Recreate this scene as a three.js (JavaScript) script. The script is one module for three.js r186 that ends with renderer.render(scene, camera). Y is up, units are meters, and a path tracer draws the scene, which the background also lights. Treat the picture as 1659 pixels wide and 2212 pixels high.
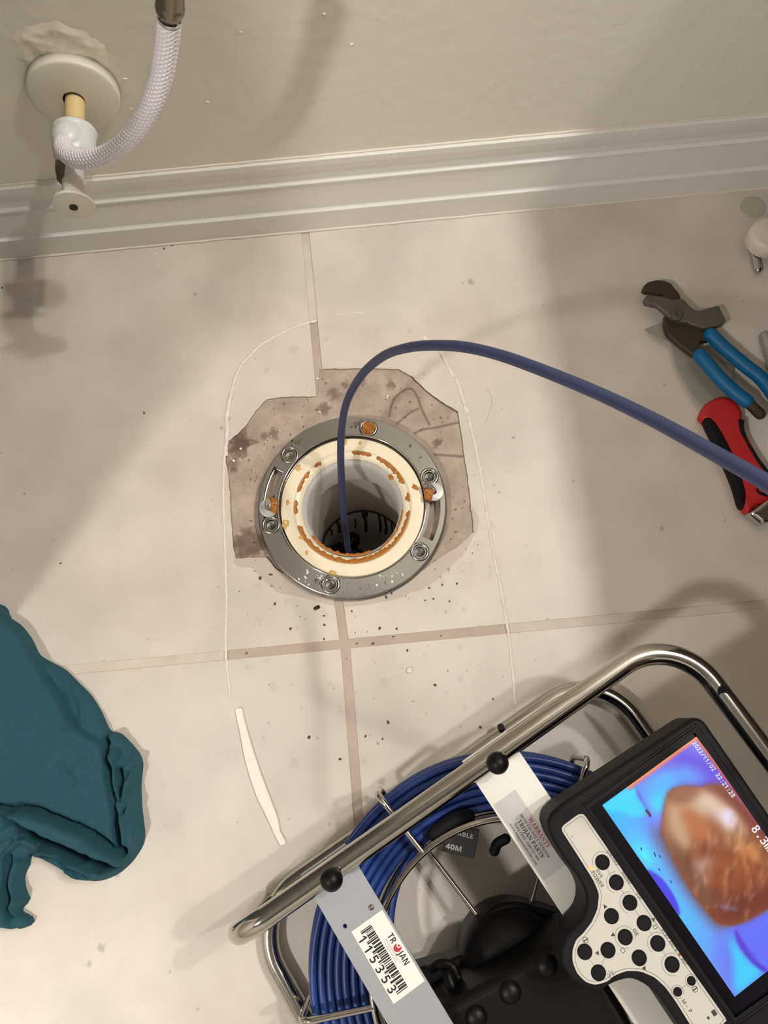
import * as THREE from 'three';
import { RoundedBoxGeometry } from 'three/addons/geometries/RoundedBoxGeometry.js';
import { mergeGeometries, mergeVertices, toCreasedNormals } from 'three/addons/utils/BufferGeometryUtils.js';
import { ImprovedNoise } from 'three/addons/math/ImprovedNoise.js';

// ------------------------------------------------------------------ camera, light, exposure
const scene = new THREE.Scene();
const camera = new THREE.PerspectiveCamera(66.095, 1659 / 2212, 0.02, 20);
camera.position.set(0.0297, 0.7271, 0.5073);
camera.up.set(0.09411, 0.25767, -0.96164);
camera.lookAt(camera.position.clone().add(new THREE.Vector3(0.00000, -0.96593, -0.25882)));
const renderer = new THREE.WebGLRenderer({ antialias: true });
renderer.toneMapping = THREE.LinearToneMapping;
renderer.toneMappingExposure = 0.87;
renderer.shadowMap.enabled = true;
scene.background = new THREE.Color(0x000000);
// the two bulbs of the vanity light on the right wall, and the ceiling globe behind to the left
const VANITY = { power: 3.6, colour: [1, 0.955, 0.905], x: 0.95, y: 1.9, z: [0.03, 0.34], size: 0.028 };
const GLOBE = { power: 5.0, colour: [1, 0.955, 0.915], at: [-0.906, 1.66, 1.141], size: 0.06 };

// ------------------------------------------------------------------ helpers
const V = (x, y, z) => new THREE.Vector3(x, y, z);
let seedState = 7;
const rnd = () => { seedState = (seedState * 1664525 + 1013904223) >>> 0; return seedState / 4294967296; };
const perlin = new ImprovedNoise();
const fbm = (x, y, z, o = 4) => { let s = 0, a = 0.5, f = 1; for (let i = 0; i < o; i++) { s += a * perlin.noise(x * f, y * f, z + 13.7 * i); a *= 0.5; f *= 2.03; } return s; };
const taken = {};
function numbered(n) { const k = taken[n] = (taken[n] || 0) + 1; return k === 1 ? n : n + '_' + String(k - 1).padStart(3, '0'); }
function shade(o) { o.traverse((m) => { if (m.isMesh) { m.castShadow = true; m.receiveShadow = true; } }); return o; }
function thing(name, label, category, pos = [0, 0, 0], turn = 0, group) {
  const o = new THREE.Group(); o.name = numbered(name); scene.add(o);
  o.position.set(...pos); o.rotation.y = turn;
  o.userData = { label, category }; if (group) o.userData.group = group;
  return o;
}
function single(name, geo, mat, label, category, group) {
  const o = new THREE.Mesh(geo, mat); o.name = numbered(name); scene.add(o);
  o.userData = { label, category }; if (group) o.userData.group = group;
  return shade(o);
}
function part(name, geo, mat, parent, label) {
  const g = Array.isArray(geo) ? join(geo) : geo;
  const o = new THREE.Mesh(g, mat); o.name = numbered(name); parent.add(o);
  if (label) o.userData.label = label;
  return shade(o);
}
function struct(name, geo, mat) {
  const o = new THREE.Mesh(Array.isArray(geo) ? join(geo) : geo, mat); o.name = name; o.userData.kind = 'structure'; scene.add(o); return shade(o);
}
function join(list) {
  return mergeGeometries(list.map((g) => { const h = g.index ? g.toNonIndexed() : g.clone(); for (const k of Object.keys(h.attributes)) if (!['position', 'normal', 'uv'].includes(k)) h.deleteAttribute(k); return h; }));
}
const at = (g, x, y, z) => g.translate(x, y, z);
function shapeOf(pts, holes = []) {               // pts: [x, z] pairs on the floor plane
  const s = new THREE.Shape(pts.map(([x, z]) => new THREE.Vector2(x, -z)));
  for (const h of holes) s.holes.push(new THREE.Path(h.map(([x, z]) => new THREE.Vector2(x, -z))));
  return s;
}
function slab(pts, y0, y1, { holes = [], bevel = 0, seg = 2 } = {}) {   // a plate with that outline between two heights
  const g = new THREE.ExtrudeGeometry(shapeOf(pts, holes), { depth: Math.max(1e-5, y1 - y0 - 2 * bevel), bevelEnabled: bevel > 0, bevelThickness: bevel, bevelSize: bevel, bevelOffset: -bevel, bevelSegments: seg, curveSegments: 12 });
  g.rotateX(-Math.PI / 2); g.translate(0, y0 + bevel, 0);
  return g;
}
function smooth(pts, n = 80, closed = true, tension = 0.5) {
  const c = new THREE.CatmullRomCurve3(pts.map(([x, z]) => V(x, 0, z)), closed, 'catmullrom', tension);
  return c.getSpacedPoints(n).slice(0, closed ? n : n + 1).map((p) => [p.x, p.z]);
}
function circle(cx, cz, r, n = 24) { return Array.from({ length: n }, (_, i) => [cx + r * Math.cos(i / n * 2 * Math.PI), cz + r * Math.sin(i / n * 2 * Math.PI)]); }
function ringArc(r0, r1, a0, a1, n = 24) {        // degrees, angle from +x towards +z
  const p = []; for (let i = 0; i <= n; i++) { const a = (a0 + (a1 - a0) * i / n) * Math.PI / 180; p.push([r1 * Math.cos(a), r1 * Math.sin(a)]); }
  for (let i = n; i >= 0; i--) { const a = (a0 + (a1 - a0) * i / n) * Math.PI / 180; p.push([r0 * Math.cos(a), r0 * Math.sin(a)]); } return p;
}
function capped(curve, r, n, m = 12, ends = true) {
  const list = [new THREE.TubeGeometry(curve, n, r, m, false)];
  if (ends) for (const t of [0, 1]) { const p = curve.getPointAt(t); list.push(new THREE.SphereGeometry(r, m, 8).translate(p.x, p.y, p.z)); }
  return join(list);
}
const spline = (pts, tension = 0.5) => new THREE.CatmullRomCurve3(pts.map((p) => V(...p)), false, 'catmullrom', tension);
function filletPath(pts, r) {                     // straight runs joined by round bends
  const P = pts.map((p) => V(...p)), c = new THREE.CurvePath(); let a = P[0].clone();
  for (let i = 1; i < P.length - 1; i++) {
    const d0 = P[i].clone().sub(P[i - 1]).normalize(), d1 = P[i + 1].clone().sub(P[i]).normalize();
    const rr = Array.isArray(r) ? r[i - 1] : r, b = P[i].clone().addScaledVector(d0, -rr), e = P[i].clone().addScaledVector(d1, rr);
    c.add(new THREE.LineCurve3(a, b));
    const k = 0.5523 * rr; c.add(new THREE.CubicBezierCurve3(b, b.clone().addScaledVector(d0, k), e.clone().addScaledVector(d1, -k), e)); a = e;
  }
  c.add(new THREE.LineCurve3(a, P[P.length - 1])); return c;
}
function braid(curve, r, n, m, cyc, around, amp) {     // a hose whose woven sheath stands out as rows of small scales
  const g = new THREE.TubeGeometry(curve, n, r, m, false), p = g.attributes.position, q = g.attributes.normal, u = g.attributes.uv;
  for (let i = 0; i < p.count; i++) { const a = u.getX(i) * cyc * 2 * Math.PI, b = u.getY(i) * around * 2 * Math.PI, h = amp * (Math.sin(a + b) + Math.sin(a - b)) * 0.5; p.setXYZ(i, p.getX(i) + h * q.getX(i), p.getY(i) + h * q.getY(i), p.getZ(i) + h * q.getZ(i)); }
  g.computeVertexNormals(); return g;
}
const lathe = (prof, n = 64) => new THREE.LatheGeometry(prof.map(([r, y]) => new THREE.Vector2(r, y)), n);
function planarUV(g, x0, z0, w, d) { const p = g.attributes.position, u = new Float32Array(p.count * 2); for (let i = 0; i < p.count; i++) { u[2 * i] = (p.getX(i) - x0) / w; u[2 * i + 1] = 1 - (p.getZ(i) - z0) / d; } g.setAttribute('uv', new THREE.BufferAttribute(u, 2)); return g; }
function wallUV(g, s = 1) { const p = g.attributes.position, u = new Float32Array(p.count * 2); for (let i = 0; i < p.count; i++) { u[2 * i] = p.getX(i) / s; u[2 * i + 1] = p.getY(i) / s; } g.setAttribute('uv', new THREE.BufferAttribute(u, 2)); return g; }
function box(x0, x1, y0, y1, z0, z1, r = 0) {
  const w = x1 - x0, h = y1 - y0, d = z1 - z0, g = r ? new RoundedBoxGeometry(w, h, d, 3, r) : new THREE.BoxGeometry(w, h, d);
  return g.translate((x0 + x1) / 2, (y0 + y1) / 2, (z0 + z1) / 2);
}
function jitter(g, amp, freq, s = 0) { g = mergeVertices(g.deleteAttribute('uv') && g.deleteAttribute('normal') && g, 1e-6); const p = g.attributes.position; for (let i = 0; i < p.count; i++) { const x = p.getX(i), y = p.getY(i), z = p.getZ(i); p.setXYZ(i, x + amp * perlin.noise(x * freq + s, y * freq, z * freq), y + amp * perlin.noise(x * freq, y * freq + 31 + s, z * freq), z + amp * perlin.noise(x * freq, y * freq, z * freq + 57 + s)); } g.computeVertexNormals(); g.setAttribute('uv', new THREE.BufferAttribute(new Float32Array(p.count * 2), 2)); return g; }

// ------------------------------------------------------------------ textures
function canvasTex(w, h, draw, colour = true) {
  const c = document.createElement('canvas'); c.width = w; c.height = h; const g = c.getContext('2d'); draw(g, w, h);
  const t = new THREE.CanvasTexture(c); if (colour) t.colorSpace = THREE.SRGBColorSpace; t.anisotropy = 8; return t;
}
function grey(n, f, rx = 1, ry = 1) {             // single-channel noise as a DataTexture
  const d = new Uint8Array(n * n * 4); for (let j = 0; j < n; j++) for (let i = 0; i < n; i++) { const v = Math.max(0, Math.min(255, f(i / n, j / n) * 255)); d.set([v, v, v, 255], (j * n + i) * 4); }
  const t = new THREE.DataTexture(d, n, n); t.magFilter = THREE.LinearFilter; t.minFilter = THREE.LinearMipmapLinearFilter; t.generateMipmaps = true; t.wrapS = t.wrapT = THREE.RepeatWrapping; t.repeat.set(rx, ry); t.needsUpdate = true; return t;
}
// the floor's own map: 1.1 m square from (-0.55, -0.1), canvas y runs with z
const FX = -0.55, FZ = -0.1, FS = 1.1;
function noiseFill(g, n, base, fn) {
  const im = g.createImageData(n, n); for (let j = 0; j < n; j++) for (let i = 0; i < n; i++) { const q = fn(FX + i / n * FS, FZ + j / n * FS), k = (j * n + i) * 4; for (let c = 0; c < 3; c++) im.data[k + c] = Math.max(0, Math.min(255, base[c] + q[c])); im.data[k + 3] = 255; } g.putImageData(im, 0, 0);
}
const px = (x) => (x - FX) / FS * 2048, pz = (z) => (z - FZ) / FS * 2048;
function blot(g, x, z, r, col, alpha, n = 3) {    // an irregular stain with its own outline
  g.fillStyle = `rgba(${col},${alpha})`;
  for (let k = 0; k < n; k++) { g.beginPath(); const s = rnd() * 50, th = rnd() * 6.28, el = 0.55 + 0.4 * rnd(); for (let i = 0; i <= 20; i++) { const a = i / 20 * 2 * Math.PI, q = r * (1 - 0.18 * k) * (1 + 1.1 * perlin.noise(Math.cos(a) * 1.6 + s, Math.sin(a) * 1.6, 4)), ux = q * Math.cos(a), uz = q * el * Math.sin(a); g.lineTo(px(x + ux * Math.cos(th) - uz * Math.sin(th)), pz(z + ux * Math.sin(th) + uz * Math.cos(th))); } g.fill(); }
}
function stroke(g, pts, w, col, alpha) { g.strokeStyle = `rgba(${col},${alpha})`; g.lineWidth = w / FS * 2048; g.lineJoin = g.lineCap = 'round'; g.beginPath(); pts.forEach(([x, z], i) => (i ? g.lineTo(px(x), pz(z)) : g.moveTo(px(x), pz(z)))); g.stroke(); }
const TILE = [207, 199, 189];
const smudges = [[-.0931, .37], [-.0681, .3899], [-.0346, .406], [-.0608, .4122], [-.0946, .4004], [.0438, .3962], [.0757, .3817], [.0936, .4139], [.1234, .3819], [.1137, .3543], [.1296, .3333], [-.0793, .4359], [-.1054, .446], [.0152, .4738], [.0683, .4868], [.0876, .5008], [.041, .5086], [.0868, .4721], [.0423, .1245], [.0707, .1249], [-.0483, .1359], [-.0729, .1539], [-.0144, .1238], [-.1036, .4081], [.1329, .409], [-.0684, .5343], [-.0114, .5394], [-.0307, .4695], [-.0852, .4645], [.0897, .4475], [.2372, .4529], [.2881, .4743]];
const tileMap = canvasTex(2048, 2048, (g) => {
  noiseFill(g, 2048, TILE, (x, z) => {
    const a = fbm(x * 9, z * 9, 1, 4), b = fbm(x * 22, z * 22, 8, 3), w = fbm(x * 5 + 3, z * 5, 20, 3), f = perlin.noise(x * 900, z * 900, 3);
    const s = 26 * a + 10 * b + 2.5 * f; return [s + 5 * w, s, s - 5 * w];
  });
  for (const [x, z] of smudges) blot(g, x + 0.006 * (rnd() - 0.5), z + 0.006 * (rnd() - 0.5), 0.002 + 0.004 * rnd(), '140,122,106', 0.045);
  // old waxy bed mark around the fitting
  const mark = smooth([[-.1159, .3411], [-.0989, .3553], [-.0865, .3698], [-.0762, .3804], [-.0549, .3868], [-.0169, .3991], [.0308, .3971], [.0665, .3861], [.0924, .3679], [.1102, .3472], [.1155, .3182], [.0657, .2665], [-.0691, .253]], 90);
  g.fillStyle = 'rgba(150,126,110,0.28)'; g.beginPath(); mark.forEach(([x, z]) => g.lineTo(px(x + 0.002 * perlin.noise(x * 200, z * 200, 1)), pz(z + 0.002 * perlin.noise(x * 200, z * 200, 7)))); g.fill();
  // faint grime within the old footprint
  for (let k = 0; k < 150; k++) { const a = rnd() * 6.28, r = 0.1 + 0.13 * Math.pow(rnd(), 1.3), x = r * Math.cos(a) * 0.8, z = 0.34 + r * Math.sin(a) * 1.3; if (z > 0.17 && z < 0.66) blot(g, x, z, 0.0004 + 0.0018 * rnd() * rnd(), '110,92,78', 0.2 + 0.25 * rnd(), 1); }
  for (let k = 0; k < 70; k++) blot(g, -0.45 + 0.95 * rnd(), 0.9 * rnd(), 0.0006 + 0.001 * rnd(), '120,105,90', 0.4, 1);
  // single larger marks
  for (const [x, z, r] of [[.1415, .0045, .0761], [-.1445, .0028, .0598], [-.1534, 0, -.161], [.3181, .002, .21], [.289, .003, .3541], [-.2278, .003, .6107], [-.2412, .004, .6666], [-.2512, .003, .6782], [.0057, .004, .5562], [.0048, .003, .5658]].map((p) => [p[0], p[2], Math.abs(p[1])])) blot(g, x, z, r, '130,114,102', 0.16, 3);
  // hair on the tile at the right of the fitting
  stroke(g, smooth([[.1433, .1953], [.1465, .2066], [.1428, .221], [.1368, .2326]], 20, false), 0.0004, '110,90,75', 0.5);
});
tileMap.wrapS = tileMap.wrapT = THREE.RepeatWrapping;
const groutMap = canvasTex(1024, 1024, (g) => {
  noiseFill(g, 1024, [205, 194, 183], (x, z) => { const s = 22 * fbm(x * 30, z * 30, 5, 3) + 5 * perlin.noise(x * 700, z * 700, 2); return [s, s, s]; });
  const foot = smooth([[-.1269, .4221], [-.1232, .3485], [-.1215, .2478], [-.1113, .1753], [-.0809, .1263], [-.0201, .1033], [.0348, .1027], [.093, .1381], [.1183, .2037], [.1265, .2867], [.1288, .3669], [.1325, .4477], [.1304, .5067], [.1108, .6076], [.0649, .6584], [-.0138, .6623], [-.0813, .613], [-.1133, .5263]], 80); g.fillStyle = 'rgba(140,116,100,0.34)'; g.beginPath(); foot.forEach(([x, z]) => g.lineTo((x - FX) / FS * 1024, (z - FZ) / FS * 1024)); g.fill();
});
const mortarMap = canvasTex(2048, 2048, (g) => {
  noiseFill(g, 2048, [172, 156, 143], (x, z) => { const s = 30 * fbm(x * 40, z * 40, 3, 4) + 14 * fbm(x * 130, z * 130, 9, 3) + 4 * perlin.noise(x * 900, z * 900, 1); return [s, s * 0.98, s * 0.96]; });
  // damp dark blotches
  for (const [x, , z, r] of [[-.1062, 0, .2204], [-.1113, 0, .232], [-.0997, 0, .2283], [-.1143, 0, .2486], [-.1132, 0, .2558], [-.1037, 0, .2157], [-.111, 0, .3303], [-.0981, 0, .3383], [-.1039, 0, .3197], [-.1093, 0, .3418], [-.0912, 0, .3322], [-.0811, 0, .2229], [-.0719, 0, .2214], [.0027, 0, .1769], [-.0096, 0, .1857], [.0193, 0, .1735], [.0488, 0, .1816], [-.0199, 0, .1996]].map((p) => [...p, 0.004 + 0.005 * rnd()])) blot(g, x, z, r, '92,76,64', 0.2, 3);
  blot(g, ...[[-.1061, .2291]][0], 0.014, '92,76,64', 0.4, 3); blot(g, ...[[-.0999, .33]][0], 0.02, '98,82,70', 0.3, 3);
  // trowel lines left in the bed
  for (const l of [[[.0434, .2152], [.0506, .1963], [.0663, .1869], [.0729, .1946], [.0767, .2108], [.0823, .227]], [[.0669, .2351], [.0745, .232], [.091, .2307], [.1114, .2279]], [[.0499, .2237], [.0637, .2134], [.0732, .2094]], [[.0844, .2589], [.1109, .2635]], [[.0712, .1754], [.0826, .1896], [.0941, .2027], [.1117, .2172]]]) { stroke(g, smooth(l, 20, false), 0.0032, '104,88,76', 0.28); stroke(g, smooth(l, 20, false), 0.0016, '92,76,64', 0.4); }
  blot(g, ...[[.0883, .2473]][0], 0.006, '108,94,84', 0.4, 3);
  for (let k = 0; k < 200; k++) { const a = rnd() * 6.28, r = 0.09 + 0.05 * rnd(); blot(g, r * Math.cos(a), 0.305 + r * Math.sin(a), 0.0004 + 0.0014 * rnd() * rnd(), rnd() < 0.25 ? '215,200,185' : '70,58,48', 0.6, 1); }
});
const wallBump = grey(512, (u, v) => { const s = (x, y) => fbm(x, y, 2, 3), k = 24; const a = s(u * k, v * k) * (1 - u) + s((u - 1) * k, v * k) * u, b = s(u * k, (v - 1) * k) * (1 - u) + s((u - 1) * k, (v - 1) * k) * u; return 0.5 + Math.max(-0.1, a * (1 - v) + b * v); });
const fineBump = grey(256, () => rnd());
const wornMap = grey(256, (u, v) => 0.5 + 0.6 * (fbm(u * 8, v * 8, 6, 4) * (1 - u) + fbm((u - 1) * 8, v * 8, 6, 4) * u));

// ------------------------------------------------------------------ materials
const std = (o) => new THREE.MeshStandardMaterial(o), phy = (o) => new THREE.MeshPhysicalMaterial(o);
const M = {
  tile: std({ map: tileMap, roughness: 0.42 }),
  grout: std({ map: groutMap, roughness: 0.95 }),
  mortar: std({ map: mortarMap, roughness: 0.97, bumpMap: mortarMap, bumpScale: 0.0012 }),
  wall: std({ color: 0xe9e5da, roughness: 0.75, bumpMap: wallBump, bumpScale: 0.0007 }),
  wood: std({ color: 0x3b2a1f, roughness: 0.5 }),
  paint: std({ color: 0xb8b4ac, roughness: 0.9 }),
  room: std({ color: 0x5d5a56, roughness: 0.9 }),
  trim: std({ color: 0xe6e3dd, roughness: 0.36 }),
  putty: std({ side: THREE.DoubleSide, color: 0xefeadb, roughness: 0.9 }),
  caulk: std({ color: 0xe2dace, roughness: 0.55 }),
  steel: std({ color: 0xc3bfb8, metalness: 1, roughness: 0.24, roughnessMap: wornMap }),
  ring: std({ color: 0xa8a6a2, metalness: 1, roughness: 0.48, roughnessMap: wornMap }),
  screw: std({ color: 0x6d6860, metalness: 1, roughness: 0.45 }),
  darkSteel: std({ color: 0x4d4239, metalness: 0.7, roughness: 0.55, bumpMap: fineBump, bumpScale: 0.0002 }),
  greySteel: std({ color: 0x6e675e, metalness: 0.6, roughness: 0.5, bumpMap: fineBump, bumpScale: 0.0002 }),
  blade: std({ color: 0xa39d93, metalness: 0.4, roughness: 0.42 }),
  pvcOld: std({ color: 0xf0e4c6, roughness: 0.4 }),
  pvc: std({ color: 0xece8e2, roughness: 0.4 }),
  cpvc: std({ color: 0xe8cd94, roughness: 0.45 }),
  pipe: std({ color: 0xd9d0c4, roughness: 0.45 }),
  primer: std({ color: 0x3a2a3c, roughness: 0.5 }),
  sludge: std({ color: 0x241a14, roughness: 0.35 }),
  wax: phy({ color: 0xa8691c, roughness: 0.45, clearcoat: 0.3 }),
  waxPale: phy({ color: 0xd9b16a, roughness: 0.5 }),
  washer: phy({ color: 0xd8dcd8, metalness: 0.5, roughness: 0.15, clearcoat: 0.6 }),
  plastic: std({ color: 0xdfe2e0, roughness: 0.35 }),
  plate: std({ color: 0xe6e2d6, roughness: 0.45 }),
  hose: phy({ color: 0xf0ebf2, roughness: 0.38, clearcoat: 0.25, clearcoatRoughness: 0.3 }),
  brass: std({ color: 0x7d7460, metalness: 0.5, roughness: 0.45 }),
  nut: std({ color: 0x8a8272, metalness: 0.8, roughness: 0.3 }),
  cable: phy({ color: 0x373e5e, roughness: 0.5 }),
  coil: phy({ color: 0x193477, roughness: 0.42, clearcoat: 0.15 }),
  black: phy({ specularIntensity: 0.4, color: 0x0d0c0c, roughness: 0.42 }),
  blackMatt: phy({ specularIntensity: 0.35, color: 0x131215, roughness: 0.6, bumpMap: fineBump, bumpScale: 0.00008 }),
  gloss: phy({ specularIntensity: 0.5, color: 0x0e0c14, roughness: 0.16 }),
  alloy: std({ color: 0x9c9ea2, metalness: 0.35, roughness: 0.55, bumpMap: fineBump, bumpScale: 0.00006 }),
  zinc: std({ color: 0xdedbd4, metalness: 0.25, roughness: 0.5, bumpMap: fineBump, bumpScale: 0.0001 }),
  blueGrip: phy({ specularIntensity: 0.6, color: 0x05608f, roughness: 0.45 }),
  red: std({ color: 0xb81a1e, roughness: 0.5 }),
  cloth: std({ color: 0x2b5e6b, roughness: 1, bumpMap: fineBump.clone(), bumpScale: 0.0004 }),
  clear: phy({ color: 0xf2f2ec, roughness: 0.2, transmission: 0.92, thickness: 0, ior: 1.45 }),
  crumb: std({ color: 0x5a4838, roughness: 0.9 }),
  chip: std({ color: 0xeee8dd, roughness: 0.7 }),
};
M.cloth.bumpMap.repeat.set(6, 6);

// ------------------------------------------------------------------ the room
const floor = new THREE.Group(); floor.name = 'floor'; floor.userData.kind = 'structure'; scene.add(floor);
const FL = [0, 0, 0.305];                                    // centre of the drain
const planar = (g) => planarUV(g, FX, FZ, FS, FS);
const RX0 = -1.95, RX1 = 1.06, RZ1 = 2.45, WZ = -0.015, TOP = 2.42;
const notchL = [[-.0264, .187], [-.0559, .1844], [-.0759, .1844], [-.0876, .1962], [-.0989, .2113], [-.1175, .2265], [-.1197, .248], [-.1176, .2625], [-.1171, .2954], [-.1164, .3321], [-.1138, .3445], [-.0853, .3459], [-.075, .3593], [-.0542, .3755], [-.0179, .3851]];
const notchR = [[-.0179, .3851], [.0321, .3837], [.0568, .3747], [.0778, .3625], [.0964, .3526], [.1128, .3407], [.1132, .3262], [.1136, .2854], [.1127, .2592], [.1125, .2375], [.1117, .2169], [.0952, .2038], [.0827, .1911], [.0712, .1763], [.0582, .1659], [.0296, .1619], [-.0215, .1577]];
const crumble = (pts, s, a = 0.0012) => { const out = []; for (let i = 0; i < pts.length - 1; i++) { const n = Math.max(2, Math.round(Math.hypot(pts[i + 1][0] - pts[i][0], pts[i + 1][1] - pts[i][1]) / 0.004)); for (let k = 0; k < n; k++) { const x = pts[i][0] + (pts[i + 1][0] - pts[i][0]) * k / n, z = pts[i][1] + (pts[i + 1][1] - pts[i][1]) * k / n, q = i + k ? 1 : 0; out.push([x + q * a * perlin.noise(x * 350, z * 350, s), z + q * a * perlin.noise(x * 350, z * 350, s + 9)]); } } out.push(pts[pts.length - 1]); return out; };
const nl = crumble(notchL, 1), nr = crumble(notchR, 2);
const bed = [...nl, ...nr];
part('grout_bed', planar(slab([[RX0, WZ - 0.06], [RX1 + 0.05, WZ - 0.06], [RX1 + 0.05, RZ1], [RX0, RZ1]], -0.05, -0.0011, { holes: [bed] })), M.grout, floor);
part('mortar_bed', planar(slab(bed, -0.05, -0.0022, { holes: [circle(0, 0.305, 0.06, 48)] })), M.mortar, floor);
// large tiles; the four that meet beside the drain are cut to fit, the rest fill the room
const ZG = 0.4335, HG = 0.0042, TS = 0.508;
const tileTop = 0, tileLow = -0.0105;
const tile = (pts, bevel = 0.0007) => part('tile', planar(slab(pts, tileLow, tileTop, { bevel })), M.tile, floor);
const seam = (z) => -0.0262 + (z + 0.0) * 0.019;             // the lengthwise joint drifts slightly
tile([[seam(-0.02) - TS, -0.07], [seam(-0.02) - HG, -0.07], [seam(0.2) - HG, nl[0][1]], ...nl.slice(1, -1), [seam(0.3) - HG, nl[nl.length - 1][1]], [seam(ZG) - HG, ZG - HG], [seam(ZG) - TS, ZG - HG]], 0);
tile([[seam(-0.02) + HG, -0.07], [seam(-0.02) + TS - 2 * HG, -0.07], [seam(ZG) + TS - 2 * HG, ZG - HG], [seam(ZG) + HG, ZG - HG], [seam(0.3) + HG, nr[0][1]], ...nr.slice(1, -1), [seam(0.17) + HG, nr[nr.length - 1][1]]], 0);
const rows = [[-0.07, ZG - HG], [ZG + HG, ZG + TS - HG], [ZG + TS + HG, ZG + 2 * TS - HG], [ZG + 2 * TS + HG, ZG + 3 * TS - HG], [ZG + 3 * TS + HG, RZ1]];
rows.forEach(([z0, z1], r) => { for (let c = -4; c <= 2; c++) { if (r === 0 && (c === -1 || c === 0)) continue; const x0 = Math.max(RX0, -0.0172 + c * TS + HG), x1 = Math.min(RX1, -0.0172 + (c + 1) * TS - HG); if (x1 - x0 > 0.02) tile([[x0, z0], [x1, z0], [x1, z1], [x0, z1]]); } });

struct('wall_back', wallUV(box(RX0 - 0.1, RX1 + 0.1, -0.05, TOP, WZ - 0.1, WZ), 0.35), M.wall);
struct('wall_right', box(RX1, RX1 + 0.1, -0.05, TOP, WZ - 0.1, RZ1 + 0.1), M.paint);
struct('wall_left', box(RX0 - 0.1, RX0, -0.05, TOP, WZ - 0.1, RZ1 + 0.1), M.paint);
struct('wall_front', box(RX0 - 0.1, RX1 + 0.1, -0.05, TOP, RZ1, RZ1 + 0.1), M.paint);
struct('ceiling', box(RX0 - 0.1, RX1 + 0.1, TOP, TOP + 0.1, WZ - 0.1, RZ1 + 0.1), M.room);
struct('wall_partition', box(-0.48, -0.37, 0, TOP, WZ, 0.44), M.room);   // short wall beside the toilet alcove
// moulded baseboard, run along x
{
  const prof = [[WZ, 0], [-0.0025, 0], [-0.0025, 0.0298], [-0.0030, 0.0304], [-0.0046, 0.0312], [-0.0056, 0.0325], [-0.0066, 0.043], [-0.0078, 0.054], [-0.0090, 0.0640], [-0.0074, 0.0660], [-0.0074, 0.0680], [-0.0079, 0.0685], [-0.0094, 0.0692], [-0.0104, 0.0702], [-0.0108, 0.077], [-0.0098, 0.083], [-0.0094, 0.09], [-0.0098, 0.0955], [-0.0100, 0.0968], [WZ, 0.0978]];
  const s = new THREE.Shape(prof.map(([z, y]) => new THREE.Vector2(z, y)));
  const g = new THREE.ExtrudeGeometry(s, { depth: RX1 + 0.37, bevelEnabled: false, steps: 1 });
  g.rotateY(-Math.PI / 2); g.translate(RX1, 0, 0);          // shape x becomes z, extrusion runs along -x
  struct('baseboard_back', g, M.trim);
  // painter's caulk along the top edge, thick and thin
  const cp = []; for (let i = 0; i <= 160; i++) { const x = -0.368 + i * 0.00888; cp.push([x, 0.0978 + 0.0006 * perlin.noise(x * 60, 1, 0), -0.0142 + 0.0006 * perlin.noise(x * 45, 7, 0)]); }
  const cg = new THREE.TubeGeometry(spline(cp), 500, 0.0013, 8, false); struct('trim_1', cg, M.caulk);
  const c2 = []; for (let i = 0; i <= 160; i++) { const x = -0.368 + i * 0.00888; c2.push([x, 0.0006 + 0.0004 * perlin.noise(x * 50, 3, 0), -0.0018 + 0.0006 * perlin.noise(x * 40, 5, 0)]); }
  struct('trim_2', new THREE.TubeGeometry(spline(c2), 400, 0.0014, 6, false), M.caulk);
}

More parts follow.
